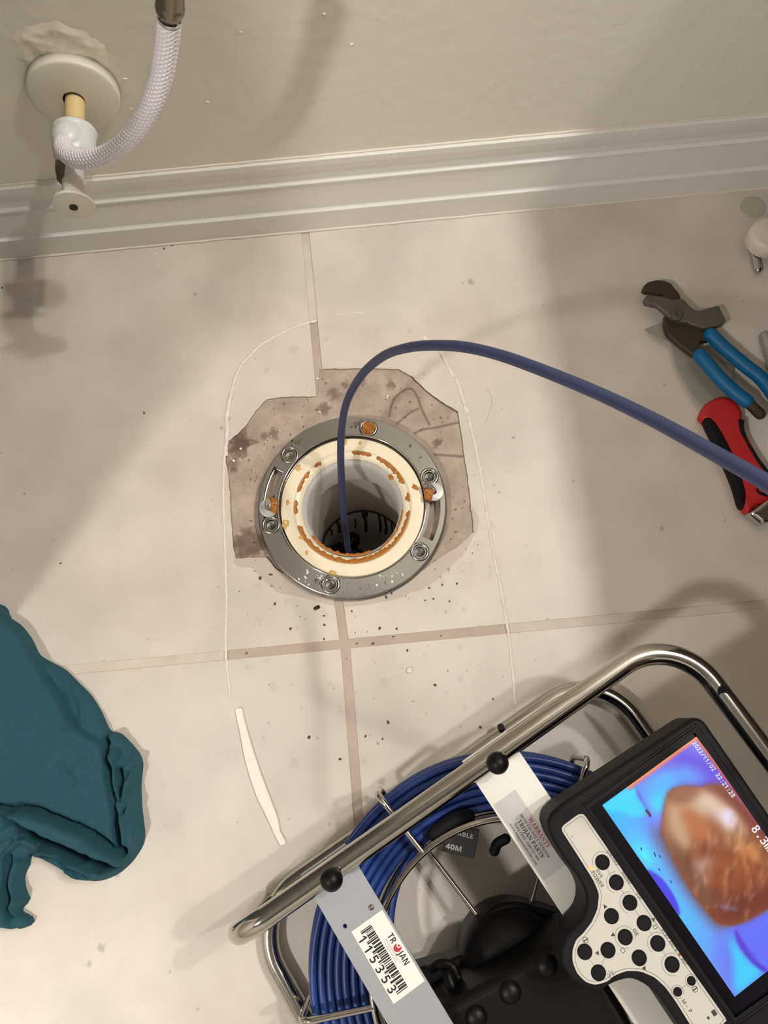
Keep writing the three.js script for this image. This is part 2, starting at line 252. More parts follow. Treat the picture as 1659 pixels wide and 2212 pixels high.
// ------------------------------------------------------------------ lamps and the vanity that shades the right side (outside the frame)
{
  const L = thing('vanity_light', 'two-bulb bath bar light on the side wall above the sink cabinet', 'light', [RX1, VANITY.y, 0.185], 0);
  part('back_plate', box(-0.03, 0, -0.04, 0.04, -0.26, 0.26, 0.01), M.steel, L);
  for (const z of VANITY.z) {
    const b = new THREE.Mesh(new THREE.SphereGeometry(VANITY.size, 24, 16), std({ color: 0xffffff, emissive: new THREE.Color().setRGB(...VANITY.colour), emissiveIntensity: 14 }));
    b.name = numbered('bulb'); b.position.set(VANITY.x - RX1, 0, z - 0.185); L.add(b);
    part('socket', new THREE.CylinderGeometry(0.018, 0.02, 0.055, 20).rotateZ(Math.PI / 2).translate(-0.055, 0, z - 0.185), M.steel, L);
    const p = new THREE.PointLight(new THREE.Color().setRGB(...VANITY.colour), VANITY.power, 0, 2); p.position.copy(b.position); p.castShadow = true; p.shadow.radius = VANITY.size / 0.02; p.name = numbered('bulb_light'); L.add(p);
  }
  const G = thing('pendant_globe', 'round frosted globe lamp hanging from the ceiling behind the viewer', 'light', [GLOBE.at[0], TOP, GLOBE.at[2]]);
  const gl = new THREE.Mesh(new THREE.SphereGeometry(GLOBE.size, 32, 20), std({ color: 0xffffff, emissive: new THREE.Color().setRGB(...GLOBE.colour), emissiveIntensity: 8 }));
  gl.name = 'globe'; gl.position.y = GLOBE.at[1] - TOP; G.add(gl);
  part('stem', lathe([[0.001, 0], [0.06, 0], [0.06, -0.012], [0.006, -0.03], [0.006, -0.68], [0.02, -0.685], [0.02, -0.72], [0.001, -0.72]], 32), M.steel, G);
  const p = new THREE.PointLight(new THREE.Color().setRGB(...GLOBE.colour), GLOBE.power, 0, 2); p.position.copy(gl.position); p.castShadow = true; p.shadow.radius = GLOBE.size / 0.02; p.name = 'globe_light'; G.add(p);
  const C = thing('vanity_cabinet', 'dark wood sink cabinet with a stone top along the side wall', 'cabinet', [0.78, 0, 0.6]);
  part('countertop', box(-0.242, 0.26, 0.82, 0.85, -0.615, 0.65, 0.006), M.plate, C);
  part('carcass', box(-0.2, 0.26, 0.09, 0.82, -0.6, 0.64), M.wood, C);
  for (const z of [-0.59, -0.175, 0.24]) { const d = part('door', box(-0.22, -0.201, 0.13, 0.79, z, z + 0.39, 0.005), M.wood, C); part('handle', box(-0.232, -0.221, 0.55, 0.67, z + 0.03, z + 0.042, 0.004), M.steel, d); }
}

// ------------------------------------------------------------------ closet flange and drain
const flange = thing('closet_flange', 'round steel and cream plastic toilet flange screwed over the floor drain', 'drain flange', FL);
{
  const holes = [], A = (d) => d * Math.PI / 180, HR = 0.0785;
  const screwAt = [-135, 171, 109, 41, -15, -73.5];
  for (const d of screwAt) holes.push(circle(HR * Math.cos(A(d)), HR * Math.sin(A(d)), 0.0058, 24));
  holes.push(ringArc(0.0732, 0.0852, -184, -147, 16)); holes.push(ringArc(0.0728, 0.0846, -6, 31, 16));
  part('steel_ring', slab(circle(0, 0, 0.089, 120), 0.003, 0.0098, { holes: [circle(0, 0, 0.0700, 120), ...holes], bevel: 0.0008 }), M.ring, flange);
  part('ring_skirt', lathe([[0.0872, -0.0018], [0.0905, -0.0018], [0.0905, 0.0015], [0.0885, 0.0034], [0.0872, 0.0034]], 120), M.ring, flange);
  part('inner_lip', new THREE.TorusGeometry(0.0701, 0.0009, 10, 140).rotateX(Math.PI / 2).translate(0, 0.0102, 0), M.steel, flange);
  part('plastic_collar', lathe([[0.0680, 0.0], [0.0680, 0.0078], [0.0676, 0.0084], [0.0572, 0.0088], [0.0560, 0.0082], [0.0548, 0.0064], [0.0532, 0.0062], [0.0514, 0.0056], [0.0500, 0.0044], [0.0486, 0.0030]], 120).translate(0.0002, 0, 0.0009), M.pvcOld, flange, 'cream plastic collar, yellowed with age');
  part('spigot', lathe([[0.0488, 0.0030], [0.0479, 0.0004], [0.0468, -0.0016], [0.0458, -0.0052], [0.0452, -0.0064], [0.0445, -0.0115], [0.0441, -0.05], [0.0472, -0.052], [0.0485, -0.02], [0.0490, 0.0026]], 100), M.pvc, flange, 'white plastic pipe end');
  // screws: raised rim, recessed head with a cross slot
  screwAt.forEach((d, i) => {
    const x = HR * Math.cos(A(d)), z = HR * Math.sin(A(d));
    part('hole_rim', lathe([[0.0055, 0.0062], [0.0060, 0.0098], [0.0066, 0.0108], [0.0076, 0.0111], [0.0086, 0.0106], [0.0092, 0.0096]], 32).translate(x, 0, z), M.ring, flange);
    const s = part('screw', [lathe([[0.0001, 0.0052], [0.0020, 0.0052], [0.0044, 0.0066], [0.0056, 0.0064], [0.0056, 0.002]], 24).translate(x, 0, z), at(new THREE.BoxGeometry(0.0052, 0.0008, 0.0009), x, 0.0058, z), at(new THREE.BoxGeometry(0.0009, 0.0008, 0.0052), x, 0.0058, z)], i === 0 || i === 5 ? M.brass : M.screw, flange);
  });
  // wax left in the groove: lumpy strips
  const strip = (r, a0, a1, w, h, y, s) => {
    const n = Math.max(8, Math.round(Math.abs(a1 - a0) * 0.9)), m = 6, pos = [], idx = [];
    for (let i = 0; i <= n; i++) { const a = A(a0 + (a1 - a0) * i / n), e = Math.min(1, Math.min(i, n - i) / 2.5), ww = 1.35 * w * Math.sqrt(e) * (1 + 0.75 * perlin.noise(a * 14 + s, 2, 1)), rr = r + 0.0012 * perlin.noise(a * 11, s, 5); for (let j = 0; j <= m; j++) { const t = j / m * 2 - 1; const q = rr + t * ww; pos.push(q * Math.cos(a), y + h * (1 - t * t) * e * (1 + 0.5 * perlin.noise(a * 20, t * 3, s)) - 0.0006, q * Math.sin(a)); } }
    for (let i = 0; i < n; i++) for (let j = 0; j < m; j++) { const k = i * (m + 1) + j; idx.push(k, k + 1, k + m + 1, k + 1, k + m + 2, k + m + 1); }
    const g = new THREE.BufferGeometry(); g.setAttribute('position', new THREE.Float32BufferAttribute(pos, 3)); g.setIndex(idx); g.setAttribute('uv', new THREE.Float32BufferAttribute(new Float32Array(pos.length / 3 * 2), 2)); g.computeVertexNormals(); if (g.attributes.normal.getY(3) < 0) { g.setIndex(idx.map((v, i) => idx[i - i % 3 + 2 - i % 3])); g.computeVertexNormals(); } return g;
  };
  for (const [a0, a1, w] of [[-87, -64, 0.0026], [-60, -17, 0.0026], [-9, 2, 0.0022], [10, 52, 0.0019], [50, 100, 0.0026], [98, 165, 0.0024], [176, 192, 0.0021], [199, 226, 0.0022], [231, 241, 0.0026]]) part('wax_residue', strip(0.0549, a0, a1, w, 0.0016, 0.0068, a0), M.wax, flange, 'amber wax left in the groove');
  part('wax_residue', strip(0.0488, 8, 60, 0.0012, 0.0012, 0.0026, 3), M.wax, flange); part('wax_residue', strip(0.0476, 70, 150, 0.0016, 0.0014, 0.001, 9), M.wax, flange);
  const blobs = [[-0.0015, -0.0640, 0.0022, 1], [0.0615, -0.012, 0.0026, 0], [-0.0235, 0.0652, 0.0034, 1], [-0.064, 0.013, 0.0034, 1], [-0.0605, -0.0085, 0.0022, 1], [-0.048, -0.042, 0.0026, 1], [0.0395, -0.0255, 0.0024, 0], [-0.0455, 0.042, 0.0018, 1], [-0.05, 0.027, 0.002, 1], [0.013, -0.061, 0.0016, 1]];
  for (const [x, z, r, k] of blobs) part('wax_smear', jitter(new THREE.SphereGeometry(1, 14, 8).scale(r, 0.0009, r * 1.3).translate(x, Math.hypot(x, z) < 0.052 ? 0.0035 : 0.0085, z), r * 0.7, 400, x * 900), k ? M.waxPale : M.wax, flange);
  for (const [x, z, r] of [[-0.052, -0.0655, 0.0038], [-0.062, -0.053, 0.003], [-0.046, -0.069, 0.003], [0.009, -0.0795, 0.0042], [0.016, -0.081, 0.004], [0.061, -0.0535, 0.0022], [-0.0395, 0.069, 0.003], [-0.034, 0.072, 0.002], [0.069, -0.04, 0.002]]) part('wax_smear', jitter(new THREE.SphereGeometry(1, 14, 8).scale(r, 0.0007, r * 0.7).rotateY(0.6).translate(x, 0.0099, z), r * 0.8, 380, x * 500), M.brass, flange, 'dull brown wax film');
  part('wax_smear', jitter(new THREE.SphereGeometry(0.0066, 20, 14).scale(1.05, 0.3, 1).translate(0.0222, 0.0104, -0.0755), 0.003, 260, 4), M.wax, flange, 'brown wax over a screw');
  // closet bolts standing in the slots, caked with wax
  for (const [d, side, tilt] of [[-177, 1, 0.15], [-3.4, -1, 0.5]]) {
    const x = HR * Math.cos(A(d)), z = HR * Math.sin(A(d));
    const b = part('closet_bolt', lathe([[0.0028, 0.0108], [0.0088, 0.0108], [0.0092, 0.0114], [0.0088, 0.0121], [0.0028, 0.0121]], 32).translate(x, 0, z), M.washer, flange, 'bright bolt washer');
    part('bolt_shank', [new THREE.CylinderGeometry(0.0026, 0.0026, 0.016, 14).translate(0, 0.008, 0).rotateZ(side * -tilt).rotateX(-tilt * 0.9).translate(x - side * 0.001, 0.0095, z), ...[0, 1, 2, 3, 4].map((k) => new THREE.TorusGeometry(0.0027, 0.0005, 6, 16).rotateX(Math.PI / 2).translate(0, 0.004 + k * 0.0024, 0).rotateZ(side * -tilt).rotateX(-tilt * 0.9).translate(x - side * 0.001, 0.0095, z))], M.steel, b);
    part('wax_lump', jitter(new THREE.SphereGeometry(0.0064, 20, 14).scale(0.75, 0.6, 1.15).translate(x + side * 0.0048, 0.0136, z + (side > 0 ? -0.001 : 0.002)), 0.0028, 230, d), M.wax, b, 'amber wax lump');
  }
  // worn casting marks and paint flecks on the near side of the ring
  const marks = []; for (let k = 0; k < 34; k++) { const a = A(58 + 44 * rnd()), r = 0.0745 + 0.009 * rnd(); marks.push(new THREE.BoxGeometry(0.0005 + 0.0004 * rnd(), 0.0006, 0.0012 + 0.002 * rnd()).rotateY(-a + Math.PI / 2 + 0.5 * (rnd() - 0.5)).translate(r * Math.cos(a), 0.0099, r * Math.sin(a))); }
  const mk = part('casting_mark', marks, M.steel, flange); mk.userData.kind = 'stuff';
  const fl = []; for (let k = 0; k < 26; k++) { const a = A(k < 16 ? 112 + 18 * rnd() : 60 + 25 * rnd()), r = 0.073 + 0.013 * rnd(); fl.push(new THREE.IcosahedronGeometry(0.0003 + 0.0009 * rnd(), 0).scale(1, 0.4, 1.4).translate(r * Math.cos(a), 0.0101, r * Math.sin(a))); }
  const ff = part('paint_fleck', fl, M.chip, flange); ff.userData.kind = 'stuff';
}
const drain = thing('drain_pipe', 'pale plastic drain pipe going down below the toilet flange', 'pipe', FL);
{
  part('riser', lathe([[0.0520, -0.003], [0.0512, -0.02], [0.0512, -0.2], [0.0545, -0.2], [0.0545, -0.003], [0.0520, -0.003]], 80), M.pipe, drain);
  part('lower_hub', lathe([[0.0508, -0.2], [0.0492, -0.203], [0.0492, -0.33], [0.001, -0.33], [0.001, -0.345], [0.0545, -0.345], [0.0545, -0.2]], 80), M.pvc, drain);
  part('primer_ring', new THREE.TorusGeometry(0.0504, 0.0016, 10, 90).rotateX(Math.PI / 2).translate(0, -0.2005, 0), M.primer, drain, 'dark purple primer ring');
  for (const [deg, len, w, dy] of [[-126, 0.05, 0.0026, 0], [-100, 0.04, 0.0016, 0.03], [-85, 0.1, 0.0028, 0], [-83, 0.02, 0.0044, 0], [-62, 0.09, 0.0026, 0], [-52, 0.085, 0.0026, 0], [-40, 0.08, 0.002, 0], [-33, 0.07, 0.0018, 0], [-140, 0.03, 0.002, 0], [-114, 0.09, 0.0012, 0]]) {
    const a = deg * Math.PI / 180, r = 0.0492; part('primer_run', capped(spline([[r * Math.cos(a), -0.2 - dy, r * Math.sin(a)], [r * Math.cos(a + 0.02), -0.2 - dy - len * 0.5, r * Math.sin(a + 0.02)], [r * Math.cos(a - 0.02), -0.2 - dy - len, r * Math.sin(a - 0.02)]]), w * 0.75, 10, 8), M.primer, drain);
  }
  const lumps = []; for (let k = 0; k < 16; k++) lumps.push(jitter(new THREE.SphereGeometry(0.006 + 0.008 * rnd(), 12, 8).translate(-0.04 + 0.035 * rnd(), -0.245 - 0.03 * rnd(), -0.03 + 0.06 * rnd()), 0.004, 160, k)); part('sludge', lumps, M.sludge, drain);
}

// ------------------------------------------------------------------ push cable rising out of the drain
{
  const p = [[-.0125, -.1139, .3231], [-.012, -.0792, .3096], [-.0108, -.0349, .2987], [-.008, .0063, .28], [-.0052, .041, .2664], [-.001, .0705, .253], [.0052, .1018, .2445], [.0137, .1307, .241], [.0259, .1665, .2426], [.0412, .2058, .2506], [.0558, .2433, .2652], [.0694, .2661, .2765], [.0865, .2928, .2928], [.1041, .3139, .3106], [.1229, .3386, .3345], [.1426, .3627, .3604], [.158, .3869, .3858], [.1693, .4114, .4104], [.1789, .4317, .4312], [.1925, .4423, .4498]];
  const q = p[p.length - 1];
  const pts = [[-0.006, -0.27, 0.318], [-0.005, -0.2, 0.311], ...p, [q[0] + 0.11, q[1] + 0.015, q[2] + 0.05], [0.41, 0.37, q[2] + 0.1], [0.51, 0.15, q[2] + 0.08], [0.52, 0.012, q[2] + 0.0], [0.52, 0.0036, q[2] - 0.15]];
  single('push_cable', new THREE.TubeGeometry(spline(pts), 260, 0.0034, 14, false), M.cable, 'slate blue push cable arching up out of the open drain', 'cable');
}

// ------------------------------------------------------------------ shut-off valve and supply hose on the wall
{
  const v = thing('stop_valve', 'white plastic shut-off valve with round wall plate above the baseboard', 'valve', [-0.1895, 0.2, WZ]);
  const zf = (g) => g.rotateX(Math.PI / 2);                  // lathe axis along the wall normal
  part('wall_plate', zf(lathe([[0.0085, 0.0125], [0.012, 0.0128], [0.024, 0.0118], [0.0325, 0.0104], [0.0350, 0.0098], [0.0360, 0.0088], [0.0362, 0.0], [0.0, 0.0]], 64)).translate(0, 0.0022, 0), M.plate, v);
  part('stub_pipe', zf(new THREE.CylinderGeometry(0.0078, 0.0078, 0.04, 28).translate(0, 0.02, 0)), M.cpvc, v, 'pale yellow plastic stub pipe');
  part('valve_body', zf(lathe([[0.0085, 0.041], [0.0168, 0.041], [0.0178, 0.0428], [0.0172, 0.045], [0.0164, 0.0465], [0.0166, 0.06], [0.0155, 0.067], [0.012, 0.071], [0.001, 0.072]], 48)), M.plastic, v);
  { const [q] = [[-.1908, .2083, .0401]]; part('outlet', new THREE.SphereGeometry(0.0128, 28, 20).scale(1, 1, 1.1).translate(q[0] + 0.1895, q[1] - 0.2, q[2] - WZ), M.plastic, v); }
  part('stem_nut', zf(lathe([[0.001, 0.064], [0.0105, 0.064], [0.0108, 0.074], [0.0092, 0.083], [0.001, 0.083]], 24)).translate(-0.0055, -0.004, 0), M.brass, v, 'dark metal packing nut');
  part('stem', zf(new THREE.CylinderGeometry(0.0072, 0.0078, 0.03, 24).translate(0, 0.078, 0)), M.plastic, v);
  const k = part('knob', zf(lathe([[0.001, 0.088], [0.0082, 0.088], [0.0088, 0.0892], [0.0088, 0.1015], [0.0108, 0.105], [0.0158, 0.108], [0.0162, 0.1095], [0.0156, 0.1112], [0.001, 0.1116]], 40)), M.plate, v);
  part('knob_screw', zf(new THREE.CylinderGeometry(0.0032, 0.0032, 0.0012, 18).translate(0, 0.112, 0)), M.darkSteel, k);
  const hp = [[-.1905, .2003, .0315], [-.1926, .211, .0456], [-.1895, .2195, .06], [-.1805, .2255, .0726], [-.1658, .2323, .0819], [-.1493, .2412, .0874], [-.1327, .2537, .0909], [-.1161, .2698, .0928], [-.0993, .2914, .0931], [-.0864, .3127, .091], [-.0769, .3338, .0897], [-.0707, .3502, .0902]];
  const t = thing('supply_hose', 'white reinforced vinyl water hose curling up from the shut-off valve', 'hose');
  part('hose_tube', braid(spline(hp), 0.0070, 620, 56, 66, 9, 0.00042), M.hose, t);
  const n = [[-.0707, .3504, .0894], [-.0678, .3594, .0906], [-.0628, .3759, .0908], [-.0586, .3894, .0907]];
  const up = (a, b) => new THREE.LineCurve3(V(...a), V(...b));
  part('ferrule', new THREE.TubeGeometry(up(n[0], [0, 1, 2].map((i) => n[0][i] * 0.7 + n[1][i] * 0.3)), 2, 0.0074, 24), M.washer, t);
  part('coupling_nut', [new THREE.TubeGeometry(up(n[1], n[3]), 2, 0.0092, 6), new THREE.SphereGeometry(0.0088, 16, 10).translate(...n[1])], M.nut, t, 'dull brown coupling nut');
  // rough patch of filler where the wall was mended
  const pc = [[-.1851, .2326]][0], fp = [], fi = [], NA = 90, NR = 26;
  for (let a = 0; a <= NA; a++) for (let r = 0; r <= NR; r++) { const th = a / NA * 2 * Math.PI, q = r / NR, R0 = 0.036 * (1 + 0.16 * perlin.noise(Math.cos(th) * 2, Math.sin(th) * 2, 3) + 0.1 * perlin.noise(Math.cos(th) * 6, Math.sin(th) * 6, 8)), x = pc[0] + R0 * q * Math.cos(th), y = pc[1] + R0 * 0.92 * q * Math.sin(th), e = Math.min(1, (1 - q) * 4); fp.push(x, y, WZ + e * (0.0011 + 0.0028 * fbm(x * 70, y * 70, 2, 3)) - (1 - e) * 0.0004); }
  for (let a = 0; a < NA; a++) for (let r = 0; r < NR; r++) { const o = a * (NR + 1) + r; fi.push(o, o + 1, o + NR + 1, o + 1, o + NR + 2, o + NR + 1); }
  const fg = new THREE.BufferGeometry(); fg.setAttribute('position', new THREE.Float32BufferAttribute(fp, 3)); fg.setAttribute('uv', new THREE.Float32BufferAttribute(new Float32Array(fp.length / 3 * 2), 2)); fg.setIndex(fi); fg.computeVertexNormals();
  const wb = scene.getObjectByName('wall_back'); part('filler_patch', fg, M.putty, wb);
  const nicks = []; for (const [x, y] of [[-.1464, .2061], [-.1514, .1743], [-.087, .1741], [-.1204, .217], [-.0455, .2393], [.0392, .219], [.0199, .2486]]) nicks.push(jitter(new THREE.SphereGeometry(1, 10, 6).scale(0.0018, 0.0012, 0.0007).translate(x, y, WZ), 0.0006, 500, x * 700)); part('filler_nick', nicks, M.putty, wb).userData.kind = 'stuff';
}

// ------------------------------------------------------------------ old caulk that followed the toilet's foot
{
  const bead = (pts, r, s) => { const c = new THREE.CatmullRomCurve3(pts.map(([x, z]) => V(x, 0.0002, z))); const g = new THREE.TubeGeometry(c, Math.max(20, pts.length * 14), r, 7, false); const p = g.attributes.position; for (let i = 0; i < p.count; i++) { const x = p.getX(i), z = p.getZ(i), k = 0.0009 * perlin.noise(x * 260, z * 260, s); p.setXYZ(i, x + k, Math.max(-0.0004, p.getY(i) * (0.55 + 0.5 * perlin.noise(x * 130, z * 130, s + 3))), z + 0.0009 * perlin.noise(x * 260, z * 260, s + 5)); } g.computeVertexNormals(); return g; };
  const C = (name, pts, r, label, s) => single(name, bead(pts, r, s), M.caulk, label, 'caulk', 'remains of the caulk around the toilet foot');
  C('caulk_bead', [[-.1246, .4691], [-.1265, .4441], [-.1269, .4221], [-.1246, .3845], [-.1241, .3484], [-.1239, .3095], [-.1235, .277], [-.1214, .2459], [-.1197, .2239]], 0.0014, 'thin white caulk line running straight along the left of the flange', 1);
  C('caulk_bead', [[-.1199, .2408], [-.1189, .2288], [-.1169, .212], [-.1174, .2021], [-.1151, .1899], [-.1117, .1752]], 0.0026, 'thick short white caulk bead beside the left edge of the dark mortar', 2);
  C('caulk_bead', [[-.1117, .1752], [-.1084, .1635], [-.1048, .1537], [-.0987, .1436], [-.0908, .1356], [-.0809, .1263], [-.0687, .1192], [-.0555, .1133], [-.0394, .1071], [-.0201, .1033]], 0.0017, 'white caulk line curving over the upper left of the old foot mark', 3);
  C('caulk_bead', [[-.0008, .0995], [.0088, .0989], [.0179, .0988], [.0283, .0999]], 0.0008, 'short thin caulk line at the very top of the old foot mark', 4);
  C('caulk_bead', [[.0869, .1333], [.092, .138], [.0979, .1449], [.1018, .1525], [.1054, .1621], [.1082, .17], [.1126, .1806]], 0.0023, 'white caulk bead behind the arching cable at the upper right', 5);
  C('caulk_bead', [[.1138, .1822], [.1163, .1925], [.1176, .2011], [.1192, .2112], [.121, .2198]], 0.0022, 'white caulk bead beside the right corner of the dark mortar', 6);
  C('caulk_bead', [[.1214, .2237], [.1225, .2336], [.1232, .2434], [.1243, .2532], [.1252, .2676], [.1265, .2867], [.1269, .3124], [.1272, .3376], [.1288, .3669], [.1314, .4002], [.1323, .4261], [.1325, .4477], [.1321, .4722], [.1304, .5067]], 0.0016, 'long thin white caulk line down the right of the flange', 7);
  const wide = smooth([[-.1203, .4828], [-.114, .4821], [-.1124, .491], [-.1099, .5024], [-.1057, .5186], [-.1001, .5379], [-.0945, .5553], [-.0889, .5711], [-.086, .5819], [-.0857, .5879], [-.0808, .598], [-.086, .6001], [-.0908, .5904], [-.0972, .5749], [-.1044, .559], [-.1094, .5432], [-.1139, .5242], [-.1166, .505]], 120, true, 0.3);
  single('caulk_strip', slab(wide, -0.0002, 0.0026, { bevel: 0.0011, seg: 3 }), M.chip, 'wide flat strip of bright white caulk at the lower left', 'caulk');
  single('caulk_strip', slab(smooth([[-.1104, .5055], [-.109, .5053], [-.106, .5186], [-.0988, .5442], [-.0915, .5663], [-.0925, .5669], [-.1005, .5456], [-.1081, .52]], 60, true, 0.3), -0.0002, 0.0017, { bevel: 0.0006 }), M.caulk, 'narrow cream caulk sliver lying along the wide white strip', 'caulk');
}
// ------------------------------------------------------------------ grit on the floor
{
  const g = [], dot = (x, z, r, e = 1) => g.push(jitter(new THREE.IcosahedronGeometry(1, 1).scale(r, r * 0.5, r * e).rotateY(rnd() * 3).translate(x, 0.0002 + r * 0.2, z), r * 0.5, 500, x * 800));
  for (const [x, y, z] of [[-.0414, 0, .3981], [-.0346, 0, .406], [-.0086, 0, .4042], [-.0662, 0, .4151], [-.0348, 0, .4146], [.0084, 0, .4357], [.0276, 0, .4311], [-.0064, 0, .4343], [.039, 0, .4448], [.0772, 0, .3876], [.0649, 0, .3895], [.0676, 0, .4002], [.0598, 0, .4007], [.0823, 0, .4037], [.091, 0, .388], [.0223, 0, .3911], [.0263, 0, .3897], [.0296, 0, .3909], [.0241, 0, .3943], [.0712, 0, .4344], [-.0053, 0, .5163], [.0155, 0, .5062], [.0093, 0, .52], [.1112, 0, .4948], [.0971, 0, .5181], [.0735, 0, .4664], [.0609, 0, .478], [.0312, 0, .4242], [-.0915, 0, .3649], [-.0818, 0, .3627], [-.092, 0, .3653], [-.0794, 0, .3906], [-.1676, 0, -.0006], [-.1756, 0, .0025], [-.2807, 0, .3329], [-.199, 0, .1874], [-.3468, 0, .0313], [-.0555, 0, .5126], [-.0294, 0, .5339], [-.0361, 0, .4273], [-.1078, 0, .4336], [.0156, 0, .4223]]) dot(x, z, 0.0006 + 0.0006 * rnd(), 1 + rnd());
  for (let k = 0; k < 36; k++) { const a = 0.2 + 2.6 * rnd(), r = 0.095 + 0.06 * rnd() * rnd(); dot(r * Math.cos(a), 0.305 + r * Math.sin(a), 0.0002 + 0.0004 * rnd()); }
  const s = single('grit', mergeGeometries(g), M.crumb, 'scattered dark crumbs and grit on the pale tiles around the flange', 'grit'); s.userData.kind = 'stuff';
  const brown = [[-.0405, .3981]][0]; single('crumb', jitter(new THREE.IcosahedronGeometry(1, 2).scale(0.0032, 0.0014, 0.0018).rotateY(0.5).translate(brown[0], 0.001, brown[1]), 0.001, 600, 3), M.sludge, 'dark brown crumb just below the flange, the biggest one there', 'crumb');
  const w = [[.0393, .4628]][0]; single('plaster_crumb', jitter(new THREE.IcosahedronGeometry(1, 2).scale(0.0027, 0.002, 0.0027).translate(w[0], 0.0014, w[1]), 0.001, 500, 8), M.chip, 'round white plaster crumb on the tile below right of the flange', 'crumb');
  const wh = []; for (const [x, y, z] of [[.0975, 0, .4632], [.0065, 0, .1707], [.0444, 0, .1937], [.0433, 0, .196], [-.0241, 0, .1681], [-.0374, 0, .1918], [-.0239, 0, .2041], [-.0744, 0, .225], [-.0777, 0, .2271], [-.1046, 0, .2346], [-.1119, 0, .2464], [-.0797, 0, .2303], [-.0653, 0, .2196], [.1748, 0, .4164], [.1887, 0, .4151], [.1722, 0, .3988], [.2274, 0, .2138], [-.0248, 0, .204], [-.2718, 0, .0663], [-.1833, 0, .0228], [-.1855, 0, .0076]]) wh.push(jitter(new THREE.IcosahedronGeometry(1, 1).scale(0.0006 + 0.0008 * rnd(), 0.0006, 0.0006 + 0.0008 * rnd()).translate(x, 0.0001, z), 0.0006, 700, x * 300));
  const ws = single('plaster_grit', mergeGeometries(wh), M.chip, 'scattered tiny white plaster bits on the mortar and tiles', 'grit'); ws.userData.kind = 'stuff';
}

// ------------------------------------------------------------------ teal rag
function inside(p, x, z) { let c = false; for (let i = 0, j = p.length - 1; i < p.length; j = i++) if ((p[i][1] > z) !== (p[j][1] > z) && x < (p[j][0] - p[i][0]) * (z - p[i][1]) / (p[j][1] - p[i][1]) + p[i][0]) c = !c; return c; }
function sdf(p, x, z) { let d = 1e9, qx = 0, qz = 0; for (let i = 0, j = p.length - 1; i < p.length; j = i++) { const ax = p[j][0], az = p[j][1], bx = p[i][0] - ax, bz = p[i][1] - az, t = Math.max(0, Math.min(1, ((x - ax) * bx + (z - az) * bz) / (bx * bx + bz * bz || 1))), ex = ax + t * bx - x, ez = az + t * bz - z, e = ex * ex + ez * ez; if (e < d) { d = e; qx = x + ex; qz = z + ez; } } return { d: Math.sqrt(d) * (inside(p, x, z) ? 1 : -1), x: qx, z: qz }; }
function pathDist(p, x, z) { let d = 1e9; for (let i = 1; i < p.length; i++) { const ax = p[i - 1][0], az = p[i - 1][1], bx = p[i][0] - ax, bz = p[i][1] - az, t = Math.max(0, Math.min(1, ((x - ax) * bx + (z - az) * bz) / (bx * bx + bz * bz))); d = Math.min(d, (ax + t * bx - x) ** 2 + (az + t * bz - z) ** 2); } return Math.sqrt(d); }
